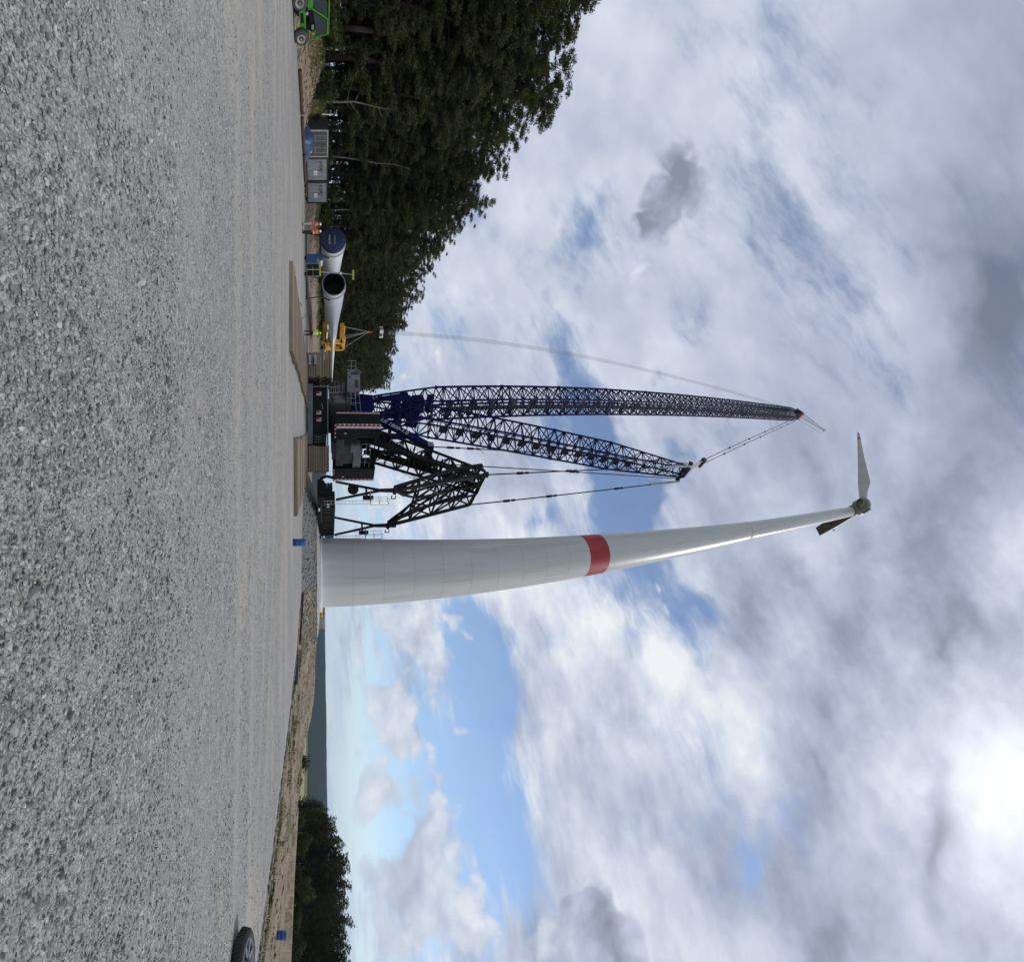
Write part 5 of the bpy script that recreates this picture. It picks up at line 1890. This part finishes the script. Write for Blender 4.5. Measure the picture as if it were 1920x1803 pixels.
rubble('edge_stones', 5000, pick_edge, 0.02, 0.10, 'clod_grey', 'coarse stones spilled along the right pad edge', 64, 0.1)


def grass_blades(name, n, pick, label, seed, hgt):
    r = np.random.default_rng(seed)
    x, y = pick(r, n)
    n = len(x)
    z = height(x, y)
    a = r.uniform(0, 3.14, n)
    h = hgt * r.uniform(.5, 1.3, n)
    C = np.stack([x, y, z + h * .5], -1)
    U = np.stack([np.cos(a), np.sin(a), a * 0], -1) * (h * .16)[:, None]
    V = np.stack([r.normal(0, .25, n), r.normal(0, .25, n), np.ones(n)], -1) * (h * .55)[:, None]
    me = quads_mesh(name, C, U, V, 'dry_grass')
    o = bpy.data.objects.new(name, me)
    COL.objects.link(o)
    tag(o, label, kind='stuff')


leaf_material('dry_grass', (0.10, 0.125, 0.040), (0.17, 0.165, 0.070), (0.25, 0.215, 0.11))


def pick_bank(r, n):
    y = r.uniform(24, 110, n)
    x = -36.2 - r.random(n) ** .8 * 4.5
    k = (r.random(n) < np.clip(.55 + 1.3 * vnoise(x, y, 2.0, 53), .05, 1)) & ~((y > 42.5) & (y < 55) & (x > -38.6))
    return x[k], y[k]


def pick_weeds(r, n):
    y = r.uniform(10, 40, n)
    x = pad_edge(y) + .4 + r.random(n) ** 1.3 * 14
    k = (vnoise(x, y, 2.6, 54) + .5 * vnoise(x, y, .9, 55) > .22) & (x / y < 1.3)
    return x[k], y[k]


grass_blades('bank_grass', 42000, pick_bank, 'dry olive grass on the left bank below the trees', 71, .22)
grass_blades('sand_grass', 40000, pick_weeds, 'green and dry grass tufts on the sand at right', 72, .13)

# ------------------------------------------------------------------ timber
def timber_mat_mesh(L, Wd, T, beams, seed):
    """Crane mat: squared beams side by side along x, ends darker, bolted through."""
    py = random.Random(seed)
    mb = MB()
    bw = Wd / beams
    for i in range(beams):
        l0, l1 = -L / 2 + py.uniform(-.06, .06), L / 2 + py.uniform(-.06, .06)
        y0 = -Wd / 2 + i * bw + .008
        z = T + py.uniform(-.02, .012)
        c = ((l0 + l1) / 2, y0 + bw / 2 - .008, z / 2)
        k = len(mb.f)
        mb.box(c, (l1 - l0, bw - .016, z))
        mb.mi[k] = mb.mi[k + 1] = 1
    me = bpy.data.meshes.new('timber_mat')
    me.from_pydata(mb.v, [], mb.f)
    me.materials.append(MATS['timber'])
    me.materials.append(MATS['timber_end'])
    me.polygons.foreach_set('material_index', mb.mi)
    bm = bmesh.new()
    bm.from_mesh(me)
    bmesh.ops.recalc_face_normals(bm, faces=bm.faces)
    bm.to_mesh(me)
    bm.free()
    return me


def place_mesh(name, me, loc, rz, label, cat, group=None):
    o = bpy.data.objects.new(name, me)
    COL.objects.link(o)
    o.location = loc
    o.rotation_euler = (0, 0, rz)
    return tag(o, label, cat, group)


MATV = [timber_mat_mesh(5.0, 1.0, 0.20, 4, i) for i in range(4)]
for k in range(33):                       # left runway
    y = 24.3 + k * 1.02
    xl = -12.75
    w = float(np.interp(y, [24, 26.5, 29, 46, 58], [5.5, 5.3, 5.0, 3.1, 2.2]))
    w = (round(w * 2 + random.uniform(-.3, .3)) / 2)
    x = xl + 2.5 - (5.0 - w)
    if y > 29:
        x = xl + 2.5 - (5.0 - w) * 0.5
    place_mesh('timber_mat', MATV[k % 4], (x + random.uniform(-.08, .08), y, 0.015 + 0.004 * (k % 2)), random.uniform(-.012, .012),
               'nearest timber mat of the left runway, showing its long dark face' if k == 0 else 'brown timber crane mat in the left runway before the crane', 'timber mat', 'timber mats of the left runway')
for k in range(28):                       # right runway
    y = 28.3 + k * 1.02
    xl = float(np.interp(y, [28, 56], [-2.95, -6.3]))
    xr = float(np.interp(y, [28, 39, 58], [2.6, 1.6, -1.4]))
    x = (xl + xr) / 2 + random.uniform(-.15, .15)
    place_mesh('timber_mat', MATV[(k + 1) % 4], (x, y, 0.015 + 0.004 * (k % 2)), random.uniform(-.015, .015),
               'nearest timber mat of the right runway, showing its long dark face' if k == 0 else 'brown timber crane mat in the right runway before the crane', 'timber mat', 'timber mats of the right runway')
STK = [timber_mat_mesh(3.1, 4.6, 0.235, 14, 40 + i) for i in range(3)]
for x, top, lab, grp in ((-14.35, 11, 'timber mat in the tall stack left of the crane', 'mats stacked left of crane'),
                         (-2.75, 10, 'timber mat in the tall stack right of the crane', 'mats stacked right of crane')):
    for k in range(top):
        place_mesh('timber_mat', STK[k % 3], (x + random.uniform(-.05, .05), 55.6 + random.uniform(-.06, .06), 0.03 + k * 0.285), random.uniform(-.01, .01), lab if 0 < k < top - 1 else ('lowest ' if k == 0 else 'topmost ') + lab, 'timber mat', grp)
    if x < -10:
        for j, z in enumerate((0.3, 1.0)):
            MBx = MB().box((x - 0.5, 53.1, z + 0.15), (1.2, 0.5, 0.28))
            tag(MBx.build('steel_bracket', 'galvanised', at=(x - 0.5, 53.1, z)), ('lower', 'upper')[j] + ' grey steel bracket on the left timber stack', 'bracket')

for k, (p, q, lab) in enumerate((((570, 1052), (566, 1104), 'rusty brown beam lying at the pad edge before the tower'),
                                 ((565.5, 1112), (562.5, 1160), 'long rusty plank at the pad edge right of the tower'),
                                 ((562, 1166), (559, 1206), 'short rusty plank at the far right of the pad edge row'))):
    a, b = (Vector(((q_[1] - HY) / F * (EYE * F / (HX - q_[0])), EYE * F / (HX - q_[0]), 0.0)) for q_ in (p, q))
    a.z = b.z = 0.14
    c = (a + b) / 2
    tag(MB().beam(a, b, 0.30, 0.16).build('rusty_beam', 'rust_brown', at=(c.x, c.y, 0.05)), lab, 'beam', 'rusty beams on the pad edge')
# brown pipes along the left edge of the pad
for k in range(3):
    y0 = 33.0 + k * 4.3
    tag(MB().path([(-31.4, y0, 0.16), (-31.5 + .1 * k, y0 + 2, 0.17), (-31.6, y0 + 4.1, 0.16)], 0.15, 10).build('brown_pipe', 'rust_brown', at=(-31.5, y0, 0)),
        ('nearest', 'middle', 'farthest')[k] + ' dark brown pipe lying along the left pad edge', 'pipe', 'pipes along the left pad edge')
# black ribbed tube added as the shadow in the cut beyond the right edge
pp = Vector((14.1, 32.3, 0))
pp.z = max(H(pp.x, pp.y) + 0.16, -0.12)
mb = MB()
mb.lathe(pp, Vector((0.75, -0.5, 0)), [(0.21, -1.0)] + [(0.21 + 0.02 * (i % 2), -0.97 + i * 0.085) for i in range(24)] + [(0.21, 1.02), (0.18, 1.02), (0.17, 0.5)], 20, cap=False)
tag(mb.build('cut_shadow_tube', 'cut_shadow_black', at=(pp.x, pp.y, pp.z - .2)), 'black ribbed tube standing in for the shadow in the sand cut', 'pipe')


# ------------------------------------------------------------------ barrels
def barrel(x, y, z, h, r, label):
    t = thing('barrel', (x, y, z), label, 'barrel')
    pr = [(r * .92, 0), (r, .03), (r, h * .32), (r * 1.04, h * .34), (r, h * .36), (r, h * .64), (r * 1.04, h * .66), (r, h * .68), (r, h * .93), (r * .94, h * .97), (r * .90, h), (r * .86, h - .02)]
    MB().lathe((x, y, z), Z3, pr, 28).build('drum', 'blue_plastic', t, smooth=True)
    lid = MB().lathe((x, y, z + h - .02), Z3, [(r * .8, 0), (r * .8, .03), (r * .5, .04)], 24).build('lid', 'blue_plastic', t, smooth=True)
    for s in (-1, 1):
        MB().tube((x + s * r * .45, y, z + h), (x + s * r * .45, y, z + h + .05), .05, n=10).build('bung', 'blue_plastic', lid)


barrel(3.85, 27.0, 0.0, 0.74, 0.23, 'blue plastic barrel on the gravel before the tower')
bx, by = 38.0, 36.0
barrel(bx, by, H(bx, by) - 0.02, 0.92, 0.30, 'blue plastic barrel on sand before the right forest')


# ------------------------------------------------------------------ containers
def container(cx, cy, wd, mat, label, front_text=None, rows=4):
    x0, hgt, ln = 0.0, 2.45, 2.4
    zb, y0 = 0.0, -wd / 2
    t = thing('storage_container', (x0, y0 + wd / 2, zb), label, 'container', 'containers by the left forest')
    mb = MB()
    mb.box((x0 - ln / 2 - .03, y0 + wd / 2, zb + hgt / 2), (ln, wd - .06, hgt - .06))
    n = 10
    for k in range(n):
        mb.box((x0 - .2 - k * (ln - .4) / n, y0 + .02, zb + hgt / 2), (.12, .05, hgt - .3))
    mb.build('box', mat, t)
    mb = MB()
    for yy in (y0 + .07, y0 + wd - .07):
        mb.box((x0, yy, zb + hgt / 2), (.14, .14, hgt))
    for z in (zb + .08, zb + hgt - .07):
        mb.box((x0, y0 + wd / 2, z), (.12, wd, .14))
    mb.build('frame', 'dark_grey' if mat == 'container_grey' else 'galvanised', t)
    for s in (0, 1):
        ya, yb = y0 + .16 + s * (wd - .32) / 2 + .015, y0 + .16 + (s + 1) * (wd - .32) / 2 - .015
        d = MB().box((x0 + .02, (ya + yb) / 2, zb + hgt / 2), (.06, yb - ya, hgt - .30)).build('door', mat, t)
        for i in range(rows):
            z = zb + .22 + (i + .5) * (hgt - .44) / rows
            MB().box((x0 + .065, (ya + yb) / 2, z), (.04, yb - ya - .16, (hgt - .44) / rows - .09)).build('door_panel', mat, d)
        for yy in (ya + (yb - ya) * .3, ya + (yb - ya) * .72):
            MB().tube((x0 + .11, yy, zb + .1), (x0 + .11, yy, zb + hgt - .1), .022, n=6).build('lock_rod', 'galvanised', d)
        MB().box((x0 + .12, ya + (yb - ya) * .5, zb + 1.05), (.03, .30, .06)).build('door_handle', 'galvanised', d)
    if front_text:
        text_mesh(front_text, .62, (x0 + .10, y0 + .35, zb + 1.42), (0, 1, 0), (0, 0, 1), .004, 'lettering', 'dark_grey', t)
        MB().box((x0 + .095, y0 + wd * .62, zb + 1.05), (.02, .5, .42)).build('white_label', 'white_paint', t)
    for yy in (y0 + .2, y0 + wd - .2):
        MB().box((x0 - .3, yy, zb - .08), (.5, .25, .16)).build('foot_block', 'timber_dark', t)
    t.location = (cx, cy, 0.14)
    t.rotation_euler = (0, 0, math.radians(-25))
    return t


container(-36.3, 46.5, 2.6, 'container_dark', 'dark grey panelled storage container, leftmost of the row', None, 4)
container(-35.2, 48.85, 2.5, 'container_grey', 'light grey storage container with lettering, middle of the row', 'MW', 4)
container(-34.15, 51.15, 2.5, 'container_grey', 'light grey storage container with lettering, rightmost of the row', 'KIPC', 4)


def tarp_heap():
    c = Vector((-34.2, 43.9, 0.0))
    n, m_ = 30, 16
    vs, fs = [], []
    r = np.random.default_rng(5)
    for i in range(n + 1):
        for j in range(m_ + 1):
            u, v = i / n * 2 - 1, j / m_ * 2 - 1
            k = max(0.0, 1 - abs(u) ** 2.4) * max(0.0, 1 - abs(v) ** 2.6)
            z = 0.95 * k ** .55 * (1 - .28 * u) + .12 * math.sin(9 * u + 3 * v) * k + .05 * math.sin(21 * u - 7 * v) * k
            vs.append((c.x + v * 1.0 + .05 * math.sin(8 * u), c.y + u * 1.7, max(0.0, z) + .01))
    for i in range(n):
        for j in range(m_):
            a = i * (m_ + 1) + j
            fs.append((a, a + 1, a + m_ + 2, a + m_ + 1))
    t = thing('tarpaulin', (c.x, c.y, 0), 'blue tarpaulin covering a low heap before the containers', 'tarpaulin')
    MB().add(vs, fs).build('sheet', 'tarp_blue', t, smooth=True)
    MB().path([(c.x + .95, c.y + .1, .05), (c.x + .6, c.y + .25, .82), (c.x - .2, c.y + .3, 1.02), (c.x - .95, c.y + .35, .1)], .05, 6).build('strap', 'white_paint', t)


tarp_heap()
tag(MB().tube((-38.2, 45.0, 1.9), (-38.35, 45.2, 3.1), .045, n=8).build('white_pipe', 'white_paint', at=(-38.2, 45.0, 1.9)), 'short white pipe standing up beside the dark container', 'pipe')


# ------------------------------------------------------------------ solar light tower
def light_tower():
    c = W(572, 500, 46.5)
    c.z = 0.0
    x0 = c.x
    t = thing('light_tower', (x0, c.y, 0), 'blue mobile light tower with black solar panels and yellow mast head', 'light tower')
    y = c.y
    MB().prism([(x0 - 1.15, y - .45, .28), (x0 - .18, y - .45, .28), (x0 - .18, y - .45, 1.62), (x0 - .45, y - .45, 1.90), (x0 - 1.15, y - .45, 1.90)], (0, .9, 0)).build('cabinet', 'cabinet_blue', t)
    MB().prism([(x0 - .5, y - .47, 1.86), (x0 - .14, y - .47, 1.58), (x0 - .14, y - .47, 1.74), (x0 - .42, y - .47, 1.98)], (0, .94, 0)).build('hood', 'white_paint', t)
    MB().box((x0 - .42, y - .47, 1.5), (.34, .03, .30)).build('notice', 'machine_grey', t)
    for k in range(2):
        for j in range(2):
            MB().box((x0 + .22 + k * .66, y - .40, .62 + j * .66), (.62, .05, .62)).build('solar_panel', 'solar_black', t)
    mb = MB()
    for z in (.28, 1.64):
        mb.box((x0 + .55, y - .42, z), (1.45, .06, .05))
    for xx in (-.12, .55, 1.24):
        mb.box((x0 + xx, y - .43, .96), (.05, .06, 1.4))
    mb.build('panel_frame', 'galvanised', t)
    MB().box((x0 + .53, y - .46, 1.0), (.07, .03, 1.5)).build('yellow_strip', 'lime_paint', t)
    MB().box((x0 + .5, y - .44, 1.74), (1.4, .10, .14)).build('yellow_bar', 'lime_paint', t)
    mast = MB().tube((x0 + .55, y, 1.6), (x0 + .68, y, 3.9), .07, n=8).build('mast', 'galvanised', t)
    MB().tube((x0 + .68, y, 3.8), (x0 + .78, y, 5.2), .045, n=8).build('upper_mast', 'galvanised', mast)
    MB().lathe((x0 + .68, y, 3.82), Z3, [(.03, 0), (.13, .05), (.13, .2), (.03, .25)], 12).build('camera_dome', 'white_paint', mast, smooth=True)
    MB().box((x0 + .80, y, 5.28), (.95, .2, .20)).build('lamp_bar', 'lime_paint', mast)
    for xx in (-1.0, 1.1):
        MB().lathe((x0 + xx * .8, y - .3, .16), (0, 1, 0), [(.16, 0), (.16, .12)], 16).build('wheel', 'rubber', t)
    MB().box((x0 + .05, y, .24), (2.5, .9, .08)).build('chassis', 'dark_grey', t)


light_tower()


# ------------------------------------------------------------------ foundation surroundings
bxp = Vector((18.8, 57.5, 0))
zb_ = max(H(bxp.x, bxp.y), 1.42)
blk_t = thing('concrete_block', (bxp.x, bxp.y, zb_), 'grey concrete block right of the tower base', 'concrete block')
MB().box((bxp.x, bxp.y, zb_ + .42), (1.35, 1.2, .86)).build('block', 'concrete', blk_t)
MB().box((bxp.x, bxp.y, zb_ + .87), (1.40, 1.25, .06)).build('cover', 'white_paint', blk_t)
MB().box((bxp.x - .45, bxp.y - .62, zb_ + .12), (.3, .03, .14)).build('vent', 'crane_black', blk_t)
sy = Vector((15.1, 50.2, 1.55))
sl_t = thing('sling_heap', (sy.x, sy.y, 1.5), 'small heap of yellow lifting slings beside the tower base', 'slings')
py = random.Random(3)
for k in range(7):
    p = [sy + Vector((py.uniform(-.8, .8), py.uniform(-.4, .4), .08 + .05 * k + py.uniform(0, .1))) for _ in range(6)]
    MB().path(p, .075, 6).build('sling', 'yellow_paint', sl_t)
tag(MB().box((13.1, 49.6, 1.72), (.22, .22, .32)).build('cable_stub', 'dark_grey', at=(13.1, 49.6, 1.56)), 'small dark cable stub standing on the foundation slab', 'cable stub')
for k, (p, q, lab) in enumerate((((559, 568), (566, 575), 'thin dark rod lying across the left timber runway'), ((563, 597), (576, 588), 'thin dark rod leaning beside the left timber runway'))):
    a, b = W(p[0], p[1], 36.5 + 4 * k), W(q[0], q[1], 38.0 + 4 * k)
    a.z = max(a.z, 0.05)
    tag(MB().tube(a, b, .022, n=5).build('rod', 'crane_black', at=tuple(a)), lab, 'rod')


# ------------------------------------------------------------------ tyre lying on the gravel at the right
def spare_wheel():
    c = Vector((0, 0, 0))
    t = thing('spare_wheel', c, 'black tyre on a silver spoked rim lying on the gravel', 'wheel')
    R, r = .46, .32
    pr = [(r, .03), (R * .86, .0), (R * .96, .03), (R, .06), (R, .17), (R * .96, .21), (R * .86, .235), (r * 1.06, .215), (r, .19), (r * .98, .14), (r, .03)]
    ty = MB().lathe(c, Z3, pr, 56, cap=False).build('tyre', 'rubber', t, smooth=True)
    for k in range(44):
        an = k * 2 * math.pi / 44
        d = Vector((math.cos(an), math.sin(an), 0))
        s = Vector((-math.sin(an), math.cos(an), 0.5)).normalized()
        MB().box(c + d * (R + .004) + Z3 * .115, (.02, .028, .15), (d, s, d.cross(s))).build('tread_block', 'rubber', ty)
    rim = MB().lathe(c, Z3, [(r * 1.0, .18), (r * 1.06, .215), (r * 1.0, .235), (r * .94, .21), (r * .9, .12)], 48, cap=False).build('rim', 'rim_silver', t, smooth=True)
    MB().lathe(c, Z3, [(.12, .10), (.12, .19), (.09, .21), (.02, .215)], 20, cap=False).build('hub', 'crane_black', rim, smooth=True)
    for k in range(7):
        an = k * 2 * math.pi / 7 + .3
        d = Vector((math.cos(an), math.sin(an), 0))
        MB().beam(c + d * .08 + Z3 * .19, c + d * (r * .96) + Z3 * .195, .055, .05).build('spoke', 'rim_silver', rim)
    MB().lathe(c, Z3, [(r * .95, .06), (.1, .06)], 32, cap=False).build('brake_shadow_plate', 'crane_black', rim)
    MB().tube(c + Vector((.02, 0, .2)), c + Vector((.05, .02, .46)), .012, n=6).build('rod', 'crane_black', t)
    t.location = (9.52, 8.45, 0.07)
    t.rotation_euler = Vector((0.15, 0.14, 0)).to_tuple()[0:3]
    t.rotation_euler = (0.13, -0.13, 0.2)


spare_wheel()


# ------------------------------------------------------------------ telehandler
def telehandler():
    cx, cy = 0.0, 0.0
    t = thing('telehandler', (cx, cy, 0), 'green telehandler with dark cab parked at the left pad edge', 'telehandler')
    P = lambda x, z, y=0.0: Vector((cx + x, cy + y, z))
    k = 27.0 / F

    def I(px, py_, y=-0.85):                       # side-view drawing in photo pixels
        return P((py_ - 36.0) * k, (px - 548.0) * k, y)
    R = .47
    for wx, wn in ((-1.06, 'front'), (1.07, 'rear')):
        for wy in (-.95, .95):
            c = P(wx, R, wy - .15)
            wh = MB().lathe(c, (0, 1, 0), [(R * .55, .0), (R * .82, -.02), (R * .95, .03), (R, .08), (R, .24), (R * .95, .29), (R * .82, .32), (R * .55, .3)], 32).build('wheel', 'tyre_dusty', t, smooth=True)
            s = -1 if wy < 0 else 1
            cc = P(wx, R, wy + (-.17 if s < 0 else .17))
            MB().lathe(cc, (0, s, 0), [(R * .60, -.02), (R * .58, .03), (R * .42, .02), (R * .3, -.04), (R * .12, -.05), (R * .1, .03), (.01, .04)], 28, cap=False).build('rim', 'rim_grey', wh, smooth=True)
            for q in range(20):
                an = q * 2 * math.pi / 20
                d = Vector((math.cos(an), 0, math.sin(an)))
                MB().box(c + d * (R + .01) + Vector((0, .16, 0)), (.05, .26, .05), (d, Vector((0, 1, 0)), d.cross(Vector((0, 1, 0))))).build('lug', 'tyre_dusty', wh)
    mb = MB()
    mb.box(P(0, .62), (3.0, .95, .42))
    mb.box(P(1.0, .95, .2), (.9, 1.0, .5))
    mb.build('chassis', 'dark_grey', t)
    mb = MB()
    sk = [I(560, 27), I(560, 53), I(569, 58), I(572, 58), I(572, 20), I(566, 20)]
    mb.prism(sk, (0, .25, 0))
    mb.build('side_skirt', 'vehicle_green', t)
    MB().box(I(565.5, 37, -.87), (.55, .05, .17)).build('step_recess', 'crane_black', t)
    mb = MB()
    mb.prism([I(576, -14), I(576, 20), I(586, 20), I(589, -14)], (0, 1.7, 0))
    mb.build('front_hood', 'vehicle_green', t)
    mb = MB()
    fr = [I(576, 22), I(584, 21), I(613, 39), I(613, 67), I(592, 72), I(576, 60)]
    for a, b in zip(fr, fr[1:]):
        mb.tube(a, b, .042, n=6)
        mb.tube(a + Vector((0, .95, 0)), b + Vector((0, .95, 0)), .042, n=6)
    for a in fr[2:5]:
        mb.tube(a, a + Vector((0, .95, 0)), .05, n=6)
    mb.build('cab_frame', 'vehicle_green', t)
    MB().prism([I(578, 26, -.8), I(602, 38, -.8), I(602, 58, -.8), I(578, 62, -.8)], (0, .85, 0)).build('cab_interior', 'crane_black', t)
    MB().prism([I(587, -8, -.83), I(588, 20, -.83), I(612, 37, -.83), I(611, 2, -.83)], (0, .02, 0)).build('side_window', 'glass', t)
    MB().prism([I(586, 26, -.86), I(610, 40, -.86), I(610, 65, -.86), I(592, 69, -.86)], (0, .02, 0)).build('door_window', 'glass', t)
    MB().prism([I(586, -16, -.85), I(587, 18, -.85), I(614, 38, -.85), I(615, 67, -.85), I(617, 67, -.85), I(617, -6, -.85)][3:] + [I(615, -2, -.85)], (0, 1.0, 0)).build('roof', 'vehicle_green', t)
    MB().prism([I(576, 54, -.5), I(590, 60, -.5), I(588, 72, -.5), I(576, 70, -.5)], (0, 1.2, 0)).build('engine_cover', 'crane_black', t)
    MB().box(I(585, 52.5, -.9), (.30, .04, .15)).build('mirror', 'machine_grey', t)
    MB().box(I(586, 64, -.9), (.05, .05, .16)).build('tail_light', 'yellow_paint', t)
    MB().box(I(594, 71, -.88), (.2, .2, .2)).build('rear_bracket', 'vehicle_green', t)
    MB().lathe(I(574.5, 27, -.9), (0, -1, 0), [(.09, 0), (.09, .05), (.04, .06)], 16).build('fuel_cap', 'galvanised', t)
    MB().beam(P(1.5, 1.5, .5), P(-3.2, 1.25, .5), .32, .36).build('telescopic_arm', 'vehicle_green', t)
    mb = MB()
    mb.box(P(-3.35, .75, .3), (.15, 1.2, .9))
    for s in (-.1, .7):
        mb.box(P(-3.95, .32, s), (1.2, .13, .06))
    mb.build('fork_carriage', 'dark_grey', t)
    t.location = (-30.05, 27.2, 0)
    t.rotation_euler = (0, 0, math.radians(90))


telehandler()


# ------------------------------------------------------------------ people
def limb_surface(mb, chain, n=10):
    mb.path([c[:3] for c in chain], [c[3] for c in chain], n)


def person(loc, face, label, top, legs_mat, helmet, pose):
    """Standing worker, 1.80 m; face = heading angle, pose = joint offsets."""
    loc = Vector(loc)
    t = thing('person', loc, label, 'person')
    ca, sa = math.cos(face), math.sin(face)
    fw, rt = Vector((ca, sa, 0)), Vector((sa, -ca, 0))

    def q(r, f, z):
        return loc + rt * r + fw * f + Z3 * z
    st = pose.get('stride', .10)
    lean = pose.get('lean', 0.0)
    verts, edges, rads = [], [], []

    def j(p, r, link=None):
        verts.append(p - loc)
        rads.append(r)
        if link is not None:
            edges.append((link, len(verts) - 1))
        return len(verts) - 1
    pel = j(q(0, 0, .95), .150)
    wst = j(q(0, lean * .3, 1.12), .135, pel)
    chs = j(q(0, lean * .7, 1.34), .155, wst)
    nk0 = j(q(0, lean * .9, 1.50), .075, chs)
    hd = j(q(0, lean + .03, 1.62), .085, nk0)
    j(q(0, lean + .02, 1.74), .080, hd)
    for s in (-1, 1):
        f = st * s
        hp = j(q(.11 * s, 0, .90), .105, pel)
        kn = j(q(.13 * s, f * .55 + .03, .50), .066, hp)
        an = j(q(.14 * s, f - .02, .10), .045, kn)
        j(q(.15 * s, f + .16, .05), .042, an)
        sh = j(q(.19 * s, lean * .8, 1.44), .062, chs)
        el = pose['elbow'][0 if s < 0 else 1]
        wr = pose['wrist'][0 if s < 0 else 1]
        e = j(q(*el), .045, sh)
        w = j(q(*wr), .032, e)
        d = (verts[w] - verts[e]).normalized()
        pa = j(verts[w] + loc + d * .07, .036, w)
        j(verts[pa] + loc + d * .09, .022, pa)
    me = bpy.data.meshes.new('body')
    me.from_pydata([tuple(v) for v in verts], edges, [])
    me.materials.append(MATS['skin'])
    o = bpy.data.objects.new('body', me)
    COL.objects.link(o)
    o.parent = t
    md = o.modifiers.new('skin', 'SKIN')
    for i, sv in enumerate(me.skin_vertices[0].data):
        sv.radius = (rads[i], rads[i])
        sv.use_root = i == 0
    md.use_smooth_shade = True
    o.modifiers.new('sub', 'SUBSURF').levels = 1
    WORLD_AT[o.name] = tuple(loc)
    g = lambda i: verts[i] + loc
    # clothing
    mb = MB()
    mb.lathe(q(0, lean * .2, .96), (fw * lean * .9 + Z3 * .6), [(.17, 0), (.185, .02), (.185, .18), (.205, .36), (.20, .46), (.13, .54), (.08, .57)], 16)
    MBv = mb.build('vest', top, t, smooth=True)
    MB().lathe(q(0, lean * .2, .96) + Z3 * .12, Z3, [(.193, 0), (.193, .05)], 16, cap=False).build('reflective_band', 'white_paint', MBv)
    for s in (-1, 1):
        k = 6 if s < 0 else 15
        MB().path([g(k), g(k + 1), g(k + 2)], [.125, .09, .068], 10).build('trouser_leg', legs_mat, t, smooth=True)
        MB().path([g(k + 2) + Z3 * .05, g(k + 2) - Z3 * .05, g(k + 3) + fw * .05 - Z3 * .01], [.07, .06, .045], 8).build('boot', 'boot', t, smooth=True)
        MB().path([g(k + 4), g(k + 5), g(k + 5).lerp(g(k + 6), .8)], [.078, .06, .048], 8).build('sleeve', pose.get('sleeve', top), t, smooth=True)
    MB().lathe(q(0, 0, .93), Z3, [(.15, -.1), (.165, 0), (.165, .08)], 14, cap=False).build('trouser_waist', legs_mat, t, smooth=True)
    hc = q(0, lean + .02, 1.69)
    MB().lathe(hc, Z3, [(.155, 0), (.125, .01), (.122, .05), (.10, .11), (.05, .145), (.01, .15)], 18, cap=False).build('helmet', helmet, t, smooth=True)
    MB().lathe(hc - Z3 * .10, Z3, [(.095, 0), (.1, .09)], 14, a0=math.pi * .0, a1=math.pi * 1.0, cap=False).build('hair', 'hair', t)
    MB().tube(q(0, lean + .10, 1.64), q(0, lean + .135, 1.62), .018, .012, n=6).build('nose', 'skin', t)
    for s in (-1, 1):
        MB().box(q(.035 * s, lean + .112, 1.665), (.022, .012, .012)).build('eye', 'hair', t)
    MB().box(q(0, lean + .112, 1.585), (.05, .012, .01)).build('mouth', 'red_paint', t)


p1 = W(567, 419, 41.0)
p2 = W(567, 435, 41.3)
p3 = W(571, 624, 46.0)
arm_down = {'elbow': ((-.27, 0, 1.18), (.27, 0, 1.18)), 'wrist': ((-.28, .10, .95), (.28, .10, .95)), 'stride': .06}
reach = {'elbow': ((-.27, .12, 1.22), (.25, .16, 1.24)), 'wrist': ((-.10, .36, 1.20), (.06, .38, 1.22)), 'stride': .05, 'lean': .05, 'sleeve': 'shirt_blue'}
walk = {'elbow': ((-.29, -.12, 1.20), (.29, .12, 1.20)), 'wrist': ((-.28, .02, .98), (.26, .30, 1.08)), 'stride': .26}
person((p1.x, p1.y, 0), math.radians(10), 'worker in orange vest, light grey trousers and white helmet', 'orange_vest', 'trouser_light', 'white_paint', reach)
person((p2.x, p2.y, 0), math.radians(180), 'worker in orange vest and dark trousers facing the other worker', 'orange_vest', 'trouser_dark', 'white_paint', dict(reach, sleeve='orange_vest', stride=.16))
person((p3.x, p3.y, 0), math.radians(100), 'worker in lime yellow jacket and dark trousers near the yoke', 'lime_vest', 'trouser_dark', 'lime_vest', walk)


# ------------------------------------------------------------------ summer haze over the valley
def haze():
    m = bpy.data.materials.new('haze')
    m.use_nodes = True
    nt = m.node_tree
    nt.nodes.clear()
    out = nt.nodes.new('ShaderNodeOutputMaterial')
    v = nt.nodes.new('ShaderNodeVolumePrincipled')
    v.inputs['Color'].default_value = (0.52, 0.74, 1.0, 1)
    v.inputs['Density'].default_value = 0.00006
    v.inputs['Anisotropy'].default_value = 0.2
    nt.links.new(v.outputs[0], out.inputs['Volume'])
    mb = MB()
    mb.box((0, 0, 70), (10600, 10600, 340))
    MATS['haze'] = m
    o = mb.build('haze', 'haze')
    tag(o, 'thin blue summer haze over the valley', kind='stuff')


haze()
